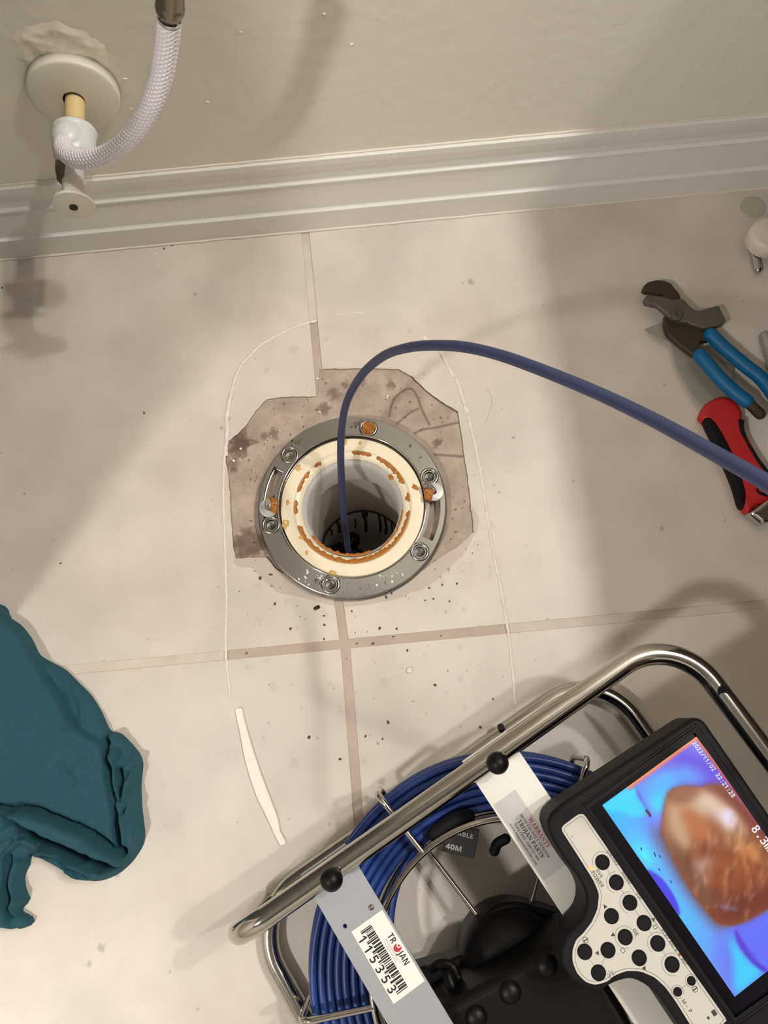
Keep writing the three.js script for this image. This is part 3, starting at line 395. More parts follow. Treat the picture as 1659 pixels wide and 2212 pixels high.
{
  const L0 = smooth([[-.3559, .3603], [-.35, .3623], [-.3353, .3673], [-.3294, .3715], [-.3262, .3805], [-.3158, .3887], [-.3054, .4026], [-.2979, .4174], [-.2863, .4255], [-.2734, .4337], [-.2619, .4459], [-.2506, .4579], [-.2407, .4738], [-.233, .4907], [-.224, .4935], [-.2157, .5016], [-.2075, .5116], [-.2038, .5211], [-.2057, .5404], [-.205, .5597], [-.2028, .5801], [-.2049, .5899], [-.2137, .6015], [-.2258, .6103], [-.2404, .6145], [-.255, .6127], [-.271, .6039], [-.2844, .5966], [-.2953, .5901], [-.302, .5876], [-.3025, .5962], [-.3069, .6045], [-.3053, .6156], [-.3017, .6244], [-.3095, .6315], [-.3048, .6343], [-.2974, .6391], [-.2993, .6437], [-.3071, .6455], [-.3176, .6434], [-.3387, .6404], [-.3442, .6363], [-.352, .6091], [-.3595, .5764], [-.3573, .5372], [-.3641, .4934], [-.3624, .4558], [-.3572, .4147]], 170, true, 0.35);
  const layer = (p, h, r, n = 100) => ({ p: smooth(p, n, true, 0.35), h, r });
  const layers = [
    layer([[-.3559, .3603], [-.35, .3623], [-.3353, .3673], [-.3294, .3715], [-.3262, .3805], [-.3158, .3887], [-.3054, .4026], [-.2979, .4174], [-.2863, .4255], [-.2734, .4337], [-.2619, .4459], [-.2506, .4579], [-.2407, .4738], [-.233, .4907], [-.2309, .5055], [-.2392, .5179], [-.2614, .5027], [-.2728, .4749], [-.2903, .4405], [-.3185, .4434], [-.3519, .4541]], 0.013, 0.012),
    layer([[-.3559, .3603], [-.35, .3623], [-.3353, .3673], [-.3294, .3715], [-.3262, .3805], [-.3158, .3887], [-.3054, .4026], [-.2971, .4189], [-.2905, .4293], [-.2832, .4425], [-.2716, .4601], [-.2644, .4757], [-.2532, .4875], [-.2365, .4984], [-.2307, .5069], [-.228, .532], [-.2226, .5607], [-.2195, .5886], [-.2164, .5951], [-.2337, .5793], [-.2607, .5637], [-.2949, .5482], [-.3153, .5476], [-.3292, .5404], [-.3489, .525]], 0.021, 0.006, 130),
    layer([[-.3561, .3573], [-.3501, .3608], [-.3353, .3673], [-.3294, .3715], [-.3258, .382], [-.3248, .395], [-.3283, .4033], [-.3338, .4101], [-.3476, .4212], [-.3531, .4263]], 0.029, 0.008),
    layer([[-.349, .5224], [-.3417, .5335], [-.3291, .541], [-.3153, .5484], [-.2949, .5492], [-.2744, .5577], [-.2526, .5686], [-.2337, .5799], [-.2203, .5898], [-.2144, .598], [-.2184, .6038], [-.2291, .5999], [-.2471, .5924], [-.2673, .5826], [-.2876, .5727], [-.3082, .5595], [-.3206, .5523], [-.3412, .5464], [-.3482, .5406]], 0.033, 0.008, 120),
    layer([[-.3479, .5496], [-.3361, .5734], [-.3275, .586], [-.3145, .5753], [-.2958, .5694], [-.301, .5765], [-.3129, .5823], [-.3181, .5875], [-.3166, .5999], [-.3182, .6181], [-.314, .6341], [-.3084, .6442], [-.3255, .6427], [-.3442, .6363]], 0.016, 0.005),
    layer([[-.232, .4924], [-.224, .4935], [-.2157, .5016], [-.2075, .5116], [-.2038, .5211], [-.209, .5272], [-.2132, .5333], [-.2148, .5306], [-.2172, .5199], [-.2227, .5089], [-.2295, .499]], 0.016, 0.007),
    layer([[-.3101, .6315], [-.3048, .6343], [-.2974, .6391], [-.2993, .6437], [-.3071, .6455], [-.3137, .6437], [-.3153, .6352]], 0.012, 0.006),
  ];
  const ridge = (p, h, w) => ({ p: smooth(p, 30, false), h, w });
  const ridges = [
    ridge([[-.2302, .4963], [-.2247, .51], [-.2159, .524], [-.2143, .541], [-.2181, .5509], [-.2215, .5532]], 0.006, 0.0042), ridge([[-.2062, .5196], [-.2102, .5336], [-.2104, .5593], [-.2075, .5797], [-.2144, .5953]], 0.007, 0.004), ridge([[-.2241, .5127], [-.2271, .5321], [-.2222, .5557], [-.2162, .5689], [-.2156, .584]], 0.007, 0.0038),
    ridge([[-.214, .5513], [-.2135, .5666], [-.2095, .5795]], 0.003, 0.003), ridge([[-.2045, .547], [-.2043, .5661], [-.2035, .5801]], 0.004, 0.003),
    ridge([[-.3079, .5709], [-.2874, .5827], [-.2671, .595], [-.247, .6048], [-.2284, .6076]], 0.008, 0.0045), ridge([[-.298, .588], [-.2764, .5961], [-.2577, .6069], [-.2417, .6126]], 0.004, 0.0032), ridge([[-.2834, .583], [-.2699, .5855], [-.2591, .5951], [-.2444, .5989], [-.2311, .6062]], 0.006, 0.0034), ridge([[-.2644, .602], [-.2563, .6089]], 0.003, 0.002),
    ridge([[-.3086, .5932], [-.3135, .6063], [-.3091, .6201], [-.3141, .6317]], 0.006, 0.004), ridge([[-.2282, .5058], [-.2234, .522], [-.2241, .5362], [-.2201, .5482]], 0.005, 0.0026), ridge([[-.2091, .5311], [-.2133, .5411], [-.2118, .5591]], 0.005, 0.0026), ridge([[-.2174, .5574], [-.2142, .5716], [-.2149, .5841]], 0.006, 0.003), ridge([[-.2926, .5884], [-.2833, .5855], [-.2685, .5906], [-.255, .6016], [-.239, .6079]], 0.005, 0.0026), ridge([[-.2804, .6006], [-.267, .6043], [-.2523, .6117]], 0.004, 0.0024), ridge([[-.2471, .5962], [-.2351, .6034], [-.2244, .6055]], 0.005, 0.003), ridge([[-.3417, .5679], [-.3281, .5691], [-.3121, .5629]], 0.004, 0.004), ridge([[-.328, .5741], [-.3173, .5713], [-.3133, .5679]], 0.003, 0.002), ridge([[-.3039, .6169], [-.309, .625]], 0.003, 0.003), ridge([[-.2709, .5151], [-.2652, .526], [-.2583, .5306]], -0.003, 0.004), ridge([[-.2529, .5206], [-.2474, .5237]], 0.003, 0.006), ridge([[-.3305, .5018], [-.3056, .5027], [-.2888, .5108]], -0.0025, 0.006), ridge([[-.2734, .4309], [-.2703, .4506], [-.2631, .4677], [-.2643, .4825]], -0.005, 0.0055), ridge([[-.232, .4961], [-.2289, .5162], [-.2276, .5346], [-.2222, .562], [-.2187, .5837], [-.2163, .5914]], -0.009, 0.0026), ridge([[-.2957, .5701], [-.2767, .5805], [-.2632, .5879], [-.2524, .5932], [-.2337, .6022]], -0.009, 0.003), ridge([[-.2118, .5282], [-.2117, .5464], [-.2141, .5589]], -0.006, 0.002), ridge([[-.22, .5249], [-.2166, .5382], [-.2201, .5495]], -0.006, 0.0022), ridge([[-.2873, .5889], [-.2712, .5916], [-.2604, .5999], [-.247, .6072]], -0.004, 0.0018), ridge([[-.3181, .5875], [-.3166, .5999], [-.3182, .6181], [-.314, .6341]], -0.006, 0.0022),
  ];
  const xs = L0.map((p) => p[0]), zs = L0.map((p) => p[1]), x0 = Math.min(...xs), x1 = Math.max(...xs), z0 = Math.min(...zs), z1 = Math.max(...zs), st = 0.0013;
  const nx = Math.ceil((x1 - x0) / st) + 2, nz = Math.ceil((z1 - z0) / st) + 2, pos = [], uv = [], ok = [], idx = [];
  for (let j = 0; j <= nz; j++) for (let i = 0; i <= nx; i++) {
    let x = x0 - st + i * st, z = z0 - st + j * st; const e = sdf(L0, x, z); let d = e.d, good = d > -st * 1.45; if (d < 0 && good) { x = e.x; z = e.z; d = 0; }
    let y = 0;
    if (good) {
      const round = (t) => Math.sqrt(1 - (1 - Math.min(1, t)) ** 2);
      y = 0.0085 * round(d / 0.006);
      const wob = 1 + 0.25 * fbm(x * 26, z * 26, 3, 3);
      for (const l of layers) { const q = sdf(l.p, x + 0.0012 * perlin.noise(x * 120, z * 120, 2), z + 0.0012 * perlin.noise(x * 120, z * 120, 6)).d; if (q > 0) y = Math.max(y, l.h * wob * round(q / l.r)); }
      const k = Math.min(1, d / 0.004); for (const r of ridges) { const q = pathDist(r.p, x, z) / r.w; if (q < 3) y += 1.45 * k * r.h * Math.exp(-q * q); }
      y += k * (0.0030 * fbm(x * 46 + 9, z * 46, 1, 3) + 0.0006 * perlin.noise(x * 260, z * 260, 4)); y = Math.max(y, 0.0004 + 0.002 * k);
      if (d <= 0) y = 0.0002;
    }
    ok.push(good); pos.push(x, y, z); uv.push(x * 10, z * 10);
  }
  for (let j = 0; j < nz; j++) for (let i = 0; i < nx; i++) { const a = j * (nx + 1) + i, b = a + 1, c = a + nx + 1, d = c + 1; if (ok[a] && ok[b] && ok[c]) idx.push(a, c, b); if (ok[b] && ok[c] && ok[d]) idx.push(b, c, d); }
  const g = new THREE.BufferGeometry(); g.setAttribute('position', new THREE.Float32BufferAttribute(pos, 3)); g.setAttribute('uv', new THREE.Float32BufferAttribute(uv, 2)); g.setIndex(idx); g.computeVertexNormals();
  single('cleaning_rag', g, M.cloth, 'crumpled teal cloth rag dropped on the pale floor tiles', 'rag');
}

// ------------------------------------------------------------------ painter's multi-tool with the pliers lying over it
const TB = [0.37, 0, 0.19];
{
  const o = thing('scraper_tool', 'painter scraper with red and black handle under the pliers', 'scraper', TB);
  const bl = [...smooth([[-.0221, .0497], [-.0294, .0381], [-.0356, .0201], [-.0403, .002], [-.0415, -.0199], [-.0498, -.0262], [-.0631, -.0362], [-.0631, -.0384], [-.0431, -.0429], [-.0347, -.0282], [-.0203, -.0177], [-.0019, -.0033], [.0142, .0118]], 60, false, 0.25), ...[[.0111, .0297], [.0108, .0453]]];
  part('blade', slab(bl, 0.0072, 0.0088, { bevel: 0.0004 }), M.blade, o, 'flat grey steel blade');
  const hd = smooth([[-.0296, .0607], [-.0217, .0488], [-.0095, .0435], [.0014, .0443], [.0081, .0501], [.0115, .0606], [.009, .0722], [.0125, .0892], [.0179, .1078], [.0258, .1281], [.0264, .1394], [.0165, .1496], [.005, .1533], [-.0048, .1602], [-.0081, .1504], [-.0105, .1326], [-.0139, .1112], [-.0188, .0894], [-.0244, .0705]], 90, true, 0.35);
  part('handle', slab(hd, 0.001, 0.016, { bevel: 0.005, seg: 5 }), M.red, o, 'red plastic handle');
  part('grip_inlay', slab(smooth([[-.0277, .0662], [-.0217, .0631], [-.0161, .0707], [-.0112, .0845], [-.0069, .1013], [-.0041, .121], [-.0025, .1387], [-.0048, .1495], [-.0092, .1562], [-.0117, .152], [-.013, .1345], [-.0165, .1141], [-.0219, .0916]], 60, true, 0.4), 0.006, 0.0172, { bevel: 0.0035, seg: 4 }), M.blackMatt, o, 'black rubber grip inlay');
  part('grip_inlay', slab(smooth([[.0078, .0665], [.0073, .0814], [.0126, .0967], [.0185, .1119], [.0259, .1271], [.0272, .1384], [.0241, .1389], [.0173, .1247], [.0102, .1078], [.0053, .091], [.0048, .0761]], 60, true, 0.4), 0.004, 0.0168, { bevel: 0.0035, seg: 4 }), M.blackMatt, o);
  part('grip_inlay', slab(smooth([[.0067, .1372], [.0106, .1416], [.0195, .1424], [.0295, .1387], [.0233, .146], [.014, .1466], [.0073, .1428]], 40, true, 0.4), 0.006, 0.0172, { bevel: 0.002, seg: 3 }), M.blackMatt, o);
  part('hammer_end', slab(smooth([[-.004, .1601], [.0022, .1564], [.0127, .1503], [.023, .1449], [.0303, .1536], [.0272, .1644], [.0178, .169], [.0064, .1721], [0, .1664]], 50, true, 0.4), 0.002, 0.017, { bevel: 0.004, seg: 4 }), M.steel, o, 'bright steel hammer end');
}
{
  const o = thing('tongue_pliers', 'tongue and groove pliers with blue grips and dark worn jaws', 'pliers', TB);
  const up = smooth([[-.0617, -.0769], [-.0598, -.081], [-.0547, -.0847], [-.0462, -.0858], [-.0383, -.0843], [-.0324, -.0803], [-.0301, -.0751], [-.0267, -.0692], [-.0257, -.0627], [-.0256, -.0563], [-.032, -.0515], [-.0379, -.0548], [-.0432, -.0599], [-.0444, -.0641], [-.0428, -.0687], [-.0489, -.0712], [-.059, -.0746]], 110, true, 0.2);
  part('upper_jaw', slab(up, 0.0105, 0.0185, { bevel: 0.0014, seg: 3 }), M.darkSteel, o, 'dark brown hooked jaw');
  const lo = smooth([[-.0637, -.064], [-.0613, -.0676], [-.057, -.0686], [-.0444, -.0654], [-.036, -.0616], [-.0255, -.0607], [-.0192, -.0507], [-.0135, -.0465], [-.0026, -.0481], [.0079, -.0497], [.0094, -.0425], [.0118, -.0332], [.0075, -.029], [-.0001, -.0276], [-.01, -.0268], [-.0205, -.0312], [-.0255, -.0347], [-.0348, -.0375], [-.0413, -.0418], [-.0465, -.0492], [-.0526, -.0562], [-.058, -.0579], [-.063, -.0603]], 90, true, 0.2);
  part('lower_jaw', slab(lo, 0.0145, 0.0215, { bevel: 0.0014, seg: 3 }), M.greySteel, o, 'grey worn jaw with the slotted tongue');
  part('pivot_bolt', lathe([[0.001, 0.0235], [0.005, 0.0235], [0.0062, 0.0225], [0.0064, 0.021], [0.001, 0.021]], 24).translate(...(([x, z]) => [x, 0, z])([[-.0355, -.0434]][0])), M.greySteel, o);
  const shank = smooth([[-.0445, -.0476], [-.0391, -.043], [-.0273, -.0364], [-.017, -.0308], [-.0051, -.0251], [-.0053, -.0161], [-.0151, -.0154], [-.0186, -.006], [-.0235, -.0012], [-.0323, -.0101], [-.0402, -.0198], [-.0453, -.0275], [-.0465, -.0366]], 70, true, 0.25);
  part('shank', slab(shank, 0.0092, 0.0165, { bevel: 0.0014, seg: 3 }), M.darkSteel, o, 'dark slotted shank');
  const grip = (pts, y, r) => { const c = spline(pts.map(([x, z]) => [x, y, z])); const g = capped(c, r, 40, 16); g.scale(1, 1, 1); return g; };
  const g1 = part('grip', grip([[-.0047, -.0208], [.0034, -.0084], [.0135, .005], [.0237, .0174], [.0326, .0278], [.0394, .0405], [.0454, .0564], [.0501, .0704]], 0.018, 0.0069), M.blueGrip, o, 'blue dipped grip');
  const g2 = part('grip', grip([[-.022, .0028], [-.0161, .0135], [-.0092, .0263], [-.0019, .0373], [.0055, .0468], [.0126, .0543]], 0.024, 0.0068), M.blueGrip, o, 'shorter blue dipped grip');
  part('bare_tip', grip([[.0132, .055], [.0186, .0629], [.0221, .0683]], 0.024, 0.0052), M.darkSteel, o, 'bare rusty handle tip');
}
// ------------------------------------------------------------------ small fittings at the right edge
{
  const [cx, cz] = [[.4437, .0669]][0];
  const o = thing('bolt_cap', 'round cream plastic cap on a short bolt near the baseboard', 'cap', [cx, 0, cz]);
  part('cap', lathe([[0.001, 0.026], [0.015, 0.0255], [0.0185, 0.0235], [0.0198, 0.019], [0.02, 0.010], [0.018, 0.010]], 48), std({ color: 0xd9cfc4, roughness: 0.5 }), o);
  part('bolt', [new THREE.CylinderGeometry(0.0042, 0.0042, 0.034, 18).rotateX(Math.PI / 2).translate(-0.0105, 0.0046, 0.012), new THREE.SphereGeometry(0.0042, 14, 10).translate(-0.0105, 0.0046, 0.029)], M.steel, o, 'bright metal bolt');
  part('neck', new THREE.CylinderGeometry(0.009, 0.011, 0.011, 24).translate(0, 0.0055, 0), M.plastic, o);
  const [wx, wz] = [[.4463, .0202]][0];
  single('clear_washer', lathe([[0.0001, 0.0019], [0.0050, 0.0019], [0.0060, 0.0028], [0.0072, 0.0028], [0.0082, 0.0019], [0.0118, 0.0019], [0.0131, 0.0012], [0.0133, 0.0002]], 48).translate(wx, 0, wz), M.clear, 'clear plastic washer lying flat beside the cream cap', 'washer');
  const r = [[.4234, .1715], [.4257, .203], [.4318, .2333]];
  single('steel_rod', capped(spline(r.map(([x, z]) => [x, 0.006, z])), 0.0058, 20, 14), M.blade, 'grey steel tool end lying at the edge beyond the blue grip', 'tool');
}

// ------------------------------------------------------------------ pipe inspection reel
const RIG = [0.0965, 0, 0.6938], TURN = -Math.acos(0.4726);
const rig = thing('inspection_reel', 'steel tube framed reel wound with blue inspection cable', 'cable reel', RIG, TURN);
{
  // frame of bent tube: upper rail that turns down at one end, and a loop lying on the floor
  const T = 0.0079;
  part('frame_tube', capped(filletPath([[0.34, 0.14, -0.231], [-0.141, 0.14, -0.231], [-0.141, 0.14, 0.148], [-0.141, 0.017, 0.148]], [0.045, 0.028]), T, 240, 20), M.steel, rig, 'upper rail');
  part('frame_tube', capped(filletPath([[0.33, 0.0082, -0.2], [-0.139, 0.0082, -0.2], [-0.139, 0.0082, 0.166], [0.33, 0.0082, 0.166]], [0.05, 0.05]), T, 260, 20), M.steel, rig, 'floor loop');
  part('frame_tube', capped(filletPath([[0.33, 0.0082, -0.2], [0.36, 0.0082, -0.2], [0.36, 0.14, -0.231], [0.34, 0.14, -0.231]], [0.012, 0.012]), T, 40, 16), M.steel, rig);
  const hole = [[-.092, .146, -.2305]][0]; part('tube_plug', new THREE.CylinderGeometry(0.0042, 0.0042, 0.006, 20).rotateZ(-0.3).rotateX(0.35).translate(hole[0] + 0.003, 0.1455, hole[2] - 0.001), M.black, rig, 'black plug in the rail');
  const bl = [[-.1462, .014, -.0972]][0]; part('rail_stud', new THREE.CylinderGeometry(0.003, 0.003, 0.006, 6).translate(bl[0], 0.016, bl[2]), M.black, rig);
  const h2 = [[-.0507, .014, .1651]][0]; part('rail_stud', new THREE.CylinderGeometry(0.0035, 0.0035, 0.003, 16).translate(h2[0], 0.0155, h2[2]), M.black, rig);
  // flat crossbars with holes
  const bar = (z0, z1, holes, m) => slab([[-0.15, z0], [0.33, z0], [0.33, z1], [-0.15, z1]], 0.1288, 0.131, { bevel: 0.0003, holes });
  const hA = [[-.1053, .0802], [-.1053, .0585]];
  const A = part('crossbar', bar(0.0515, 0.0885, [circle(hA[0][0], hA[0][1], 0.0019, 16)]), M.alloy, rig, 'grey crossbar with a barcode sticker');
  part('rivet', lathe([[0.0001, 0.1318], [0.0016, 0.1316], [0.002, 0.131]], 16).translate(hA[1][0], 0, hA[1][1]), M.screw, A);
  const B = part('crossbar', bar(-0.0875, -0.049, []), M.zinc, rig, 'bright crossbar with a warranty sticker');
  const lab = (pts, tex, parent, rough, extra = {}) => { const xs = pts.map((p) => p[0]), zs = pts.map((p) => p[1]), x0 = Math.min(...xs), x1 = Math.max(...xs), z0 = Math.min(...zs), z1 = Math.max(...zs); return part('sticker', planarUV(slab([[x0, z0], [x1, z0], [x1, z1], [x0, z1]], 0.1308, 0.1313), x0, z0, x1 - x0, z1 - z0), std({ map: tex, roughness: rough, ...extra }), parent); };
  const barcode = canvasTex(1024, 440, (g, w, h) => {
    g.fillStyle = '#e9e7e2'; g.fillRect(0, 0, w, h); g.fillStyle = '#1c1a1c';
    g.font = 'bold 104px sans-serif'; g.textBaseline = 'alphabetic'; g.fillText('TR', 300, 108); g.fillText('JAN', 556, 108);
    g.fillStyle = '#b3262a'; g.beginPath(); g.arc(498, 74, 50, 0, 7); g.fill(); g.fillStyle = '#e9e7e2'; g.beginPath(); g.arc(484, 46, 30, 0, 7); g.fill(); g.fillStyle = '#b3262a'; g.beginPath(); g.arc(486, 48, 14, 0, 7); g.fill();
    g.fillStyle = '#6b6769'; g.font = '26px sans-serif'; g.fillText('www.trojanworldwide.com  TV', 318, 146); g.fillText('1300 TROJAN  PIPE TOOLS', 330, 178);
    g.fillStyle = '#141214'; let x = 66; const s0 = seedState; seedState = 99; const ws = [7, 12, 20, 28]; while (x < 950) { const b = ws[Math.floor(rnd() * 4)]; g.fillRect(x, 200, b, 150); x += b + ws[Math.floor(rnd() * 3)] * 0.9; } seedState = s0;
    g.fillStyle = '#e9e7e2'; const num = '115353'; [...num].forEach((c, i) => { g.fillStyle = '#e9e7e2'; g.fillRect(112 + i * 142, 306, 100, 60); }); g.fillStyle = '#141214'; g.font = 'bold 150px sans-serif'; [...num].forEach((c, i) => g.fillText(c, 118 + i * 142, 424));
  });
  lab([[-.1, .0783], [-.0994, .0547], [-.0482, .0529], [-.0476, .0769]], barcode, A, 0.45);
  const warr = canvasTex(1024, 300, (g, w, h) => {
    g.fillStyle = '#c2c0c0'; g.fillRect(0, 0, w, h); g.textAlign = 'center'; g.textBaseline = 'alphabetic';
    g.fillStyle = '#8d2a30'; g.font = 'bold 66px serif'; g.fillText('WARRANTY', 560, 62); g.fillRect(385, 70, 350, 4);
    g.fillStyle = '#2c2a30'; g.font = 'bold 44px serif'; g.fillText('MUST USE ONLY GENUINE', 560, 118); g.font = 'bold 66px serif'; g.fillText('TROJAN PARTS', 560, 182);
    g.font = 'bold 40px serif'; g.fillText('TOLL FREE: 1300-397-490', 560, 230); g.fillText('www.trojanworldwide.com', 560, 276);
  });
  lab([[-.1133, -.0526], [-.1126, -.0695], [-.0541, -.0675], [-.0551, -.0508]], warr, B, 0.4);
  for (const [x, y, z] of [[-.1375, .152, .0685], [-.1372, .152, -.0683]]) { const k = part('ball_knob', new THREE.SphereGeometry(0.0078, 28, 20).translate(x, y, z), M.black, rig, 'black ball knob'); part('knob_stem', new THREE.CylinderGeometry(0.0035, 0.0035, 0.02, 14).translate(x, y - 0.012, z), M.steel, k); }
  // wound cable: every turn is its own loop
  const turn = (r, y, s) => { const p = []; for (let i = 0; i < 48; i++) { const a = i / 48 * 2 * Math.PI, q = r + 0.0009 * perlin.noise(Math.cos(a) * 1.8 + s, Math.sin(a) * 1.8, s * 3); p.push(V(q * Math.cos(a), y + 0.0009 * perlin.noise(Math.cos(a) * 2, Math.sin(a) * 2 + s, 9), q * Math.sin(a))); } return new THREE.TubeGeometry(new THREE.CatmullRomCurve3(p, true), 120, 0.0031, 9, true); };
  for (let l = 0; l < 5; l++) for (let k = 0; k < 7; k++) { if (k > 0 && k < 6 && l < 3) continue; part('cable_turn', turn(0.1165 + k * 0.00605 + (l % 2) * 0.0012, 0.0395 + l * 0.0064, l * 7 + k), M.coil, rig); }
  // loose inner turn hanging off centre
  part('cable_turn', (() => { const p = []; for (let i = 0; i < 40; i++) { const a = i / 40 * 2 * Math.PI; p.push(V(-0.006 + 0.107 * Math.cos(a), 0.045 + 0.01 * Math.sin(a * 2), -0.012 + 0.1 * Math.sin(a))); } return new THREE.TubeGeometry(new THREE.CatmullRomCurve3(p, true), 120, 0.0031, 9, true); })(), M.coil, rig, 'loose inner turn of blue cable');
  // wire cage
  const W = 0.0026; const CR = 0.1085;
  for (const y of [0.082, 0.03]) part('cage_ring', new THREE.TorusGeometry(CR, W, 12, 120).rotateX(Math.PI / 2).translate(0, y, 0), M.steel, rig);
  for (const deg of [112.4, 173.7, 235, 296, 357, 54]) {
    const a = deg * Math.PI / 180, c = Math.cos(a), s = Math.sin(a), P = (r, y) => [r * c, y, r * s];
    part('cage_wire', capped(filletPath([P(CR, 0.082), P(0.163, 0.082), P(0.163, 0.026), P(CR, 0.026)], [0.008, 0.006]), W, 50, 10), M.steel, rig);
    part('cage_upright', capped(new THREE.LineCurve3(V(...P(CR, 0.082)), V(...P(CR, 0.03))), W * 0.9, 4, 10), M.steel, rig);
    part('spoke', capped(new THREE.LineCurve3(V(...P(CR, 0.03)), V(...P(0.03, 0.045))), 0.0021, 4, 10), M.steel, rig);
  }
  // hub, battery case
  part('hub', [lathe([[0.001, 0.078], [0.02, 0.078], [0.032, 0.074], [0.04, 0.066], [0.043, 0.05], [0.043, 0.02], [0.001, 0.02]], 64)], M.black, rig, 'black reel hub');
  part('hub_bracket', slab(smooth([[-.042, .0033], [-.0426, -.0137], [-.0366, -.027], [-.0277, -.0359], [.0012, -.054], [.0919, -.0237], [.0199, .1039], [-.0387, .077], [-.0393, .0618], [-.0324, .0431], [-.0289, .0272], [-.0325, .0164]], 90, true, 0.3), 0.03, 0.06, { bevel: 0.004, seg: 4 }), M.black, rig, 'black bracket under the hub');
  const bx = part('battery_case', slab(smooth([[-.0252, .0651], [-.0193, .0095], [-.0142, -.0468], [-.0057, -.0524], [.0333, -.0496], [.0756, -.044], [.0699, .0285], [.0359, .0715]], 100, true, 0.15), 0.05, 0.122, { bevel: 0.007, seg: 5 }), M.black, rig, 'black case between the crossbars');
  for (const [x, y, z] of [[-.0076, .121, -.021], [-.0079, .121, .0092], [-.0083, .121, .0375]]) part('case_stud', lathe([[0.0001, 0.1262], [0.004, 0.1258], [0.0068, 0.124], [0.008, 0.1208]], 28).translate(x, 0, z), M.black, bx);
  const lev = [[-.0347, .07, .0429], [-.0331, .085, .0421], [-.0272, .09, .0436], [-.0175, .09, .0451]]; part('latch_lever', capped(spline(lev), 0.004, 30, 12), M.black, rig);
  const lev2 = [[-.037, .07, .0532], [-.0394, .085, .0439], [-.0345, .088, .0372], [-.0262, .088, .0377]]; part('latch_lever', capped(spline(lev2), 0.0035, 30, 12), M.black, rig);
  // tag on the cable, tie ends, knurled tip
  const tg = canvasTex(256, 256, (g) => { g.fillStyle = '#0b0a0a'; g.fillRect(0, 0, 256, 256); g.fillStyle = '#b9b6b0'; g.font = 'bold 54px sans-serif'; g.fillText('CABLE', 60, 90); g.font = 'bold 64px sans-serif'; g.fillText('40M', 24, 224); });
  const q = [[-.1148, .066, -.0023], [-.1124, .066, -.0182], [-.0899, .05, -.024], [-.0881, .05, -.0205]]; const tx = q.reduce((s, p) => s + p[0], 0) / 4, tz = q.reduce((s, p) => s + p[2], 0) / 4;
  const tag = part('cable_tag', planarUV(box(-0.013, 0.013, -0.001, 0.001, -0.011, 0.011, 0.0006), -0.013, -0.011, 0.026, 0.022).rotateY(0.78).rotateX(0.1).translate(tx + 0.006, 0.052, tz), std({ map: tg, roughness: 0.5 }), rig, 'black tag reading CABLE 40M');
  const t1 = [[-.1134, .074, -.0031], [-.113, .075, -.0224], [-.1091, .072, -.0308]]; part('cable_tie', capped(spline(t1), 0.0062, 20, 12), M.blackMatt, rig, 'black clamp around the turns');
  const t2 = [[-.0738, .05, -.0342], [-.0768, .05, -.0396], [-.0765, .052, -.0468]]; part('cable_tie', capped(spline(t2), 0.0042, 16, 12), M.blackMatt, rig);
  const sp = [[-.0888, .06, .0625], [-.0897, .062, .0566]]; const sc = new THREE.LineCurve3(V(...sp[0]), V(...sp[1])); part('cable_tip', [capped(sc, 0.0026, 4, 12), ...[0.1, 0.35, 0.6, 0.85].map((t) => { const p = sc.getPointAt(t), d = sc.getTangent(0), g = new THREE.TorusGeometry(0.0029, 0.0006, 6, 18); g.applyQuaternion(new THREE.Quaternion().setFromUnitVectors(V(0, 0, 1), d)); return g.translate(p.x, p.y, p.z); })], M.screw, rig, 'knurled metal cable tip');
  const tab = [[.0876, -.1136], [.0879, -.1239], [.1029, -.1285], [.1025, -.1133]]; part('bracket_tab', slab(tab, 0.137, 0.14, { bevel: 0.0004 }), M.zinc, rig);
}

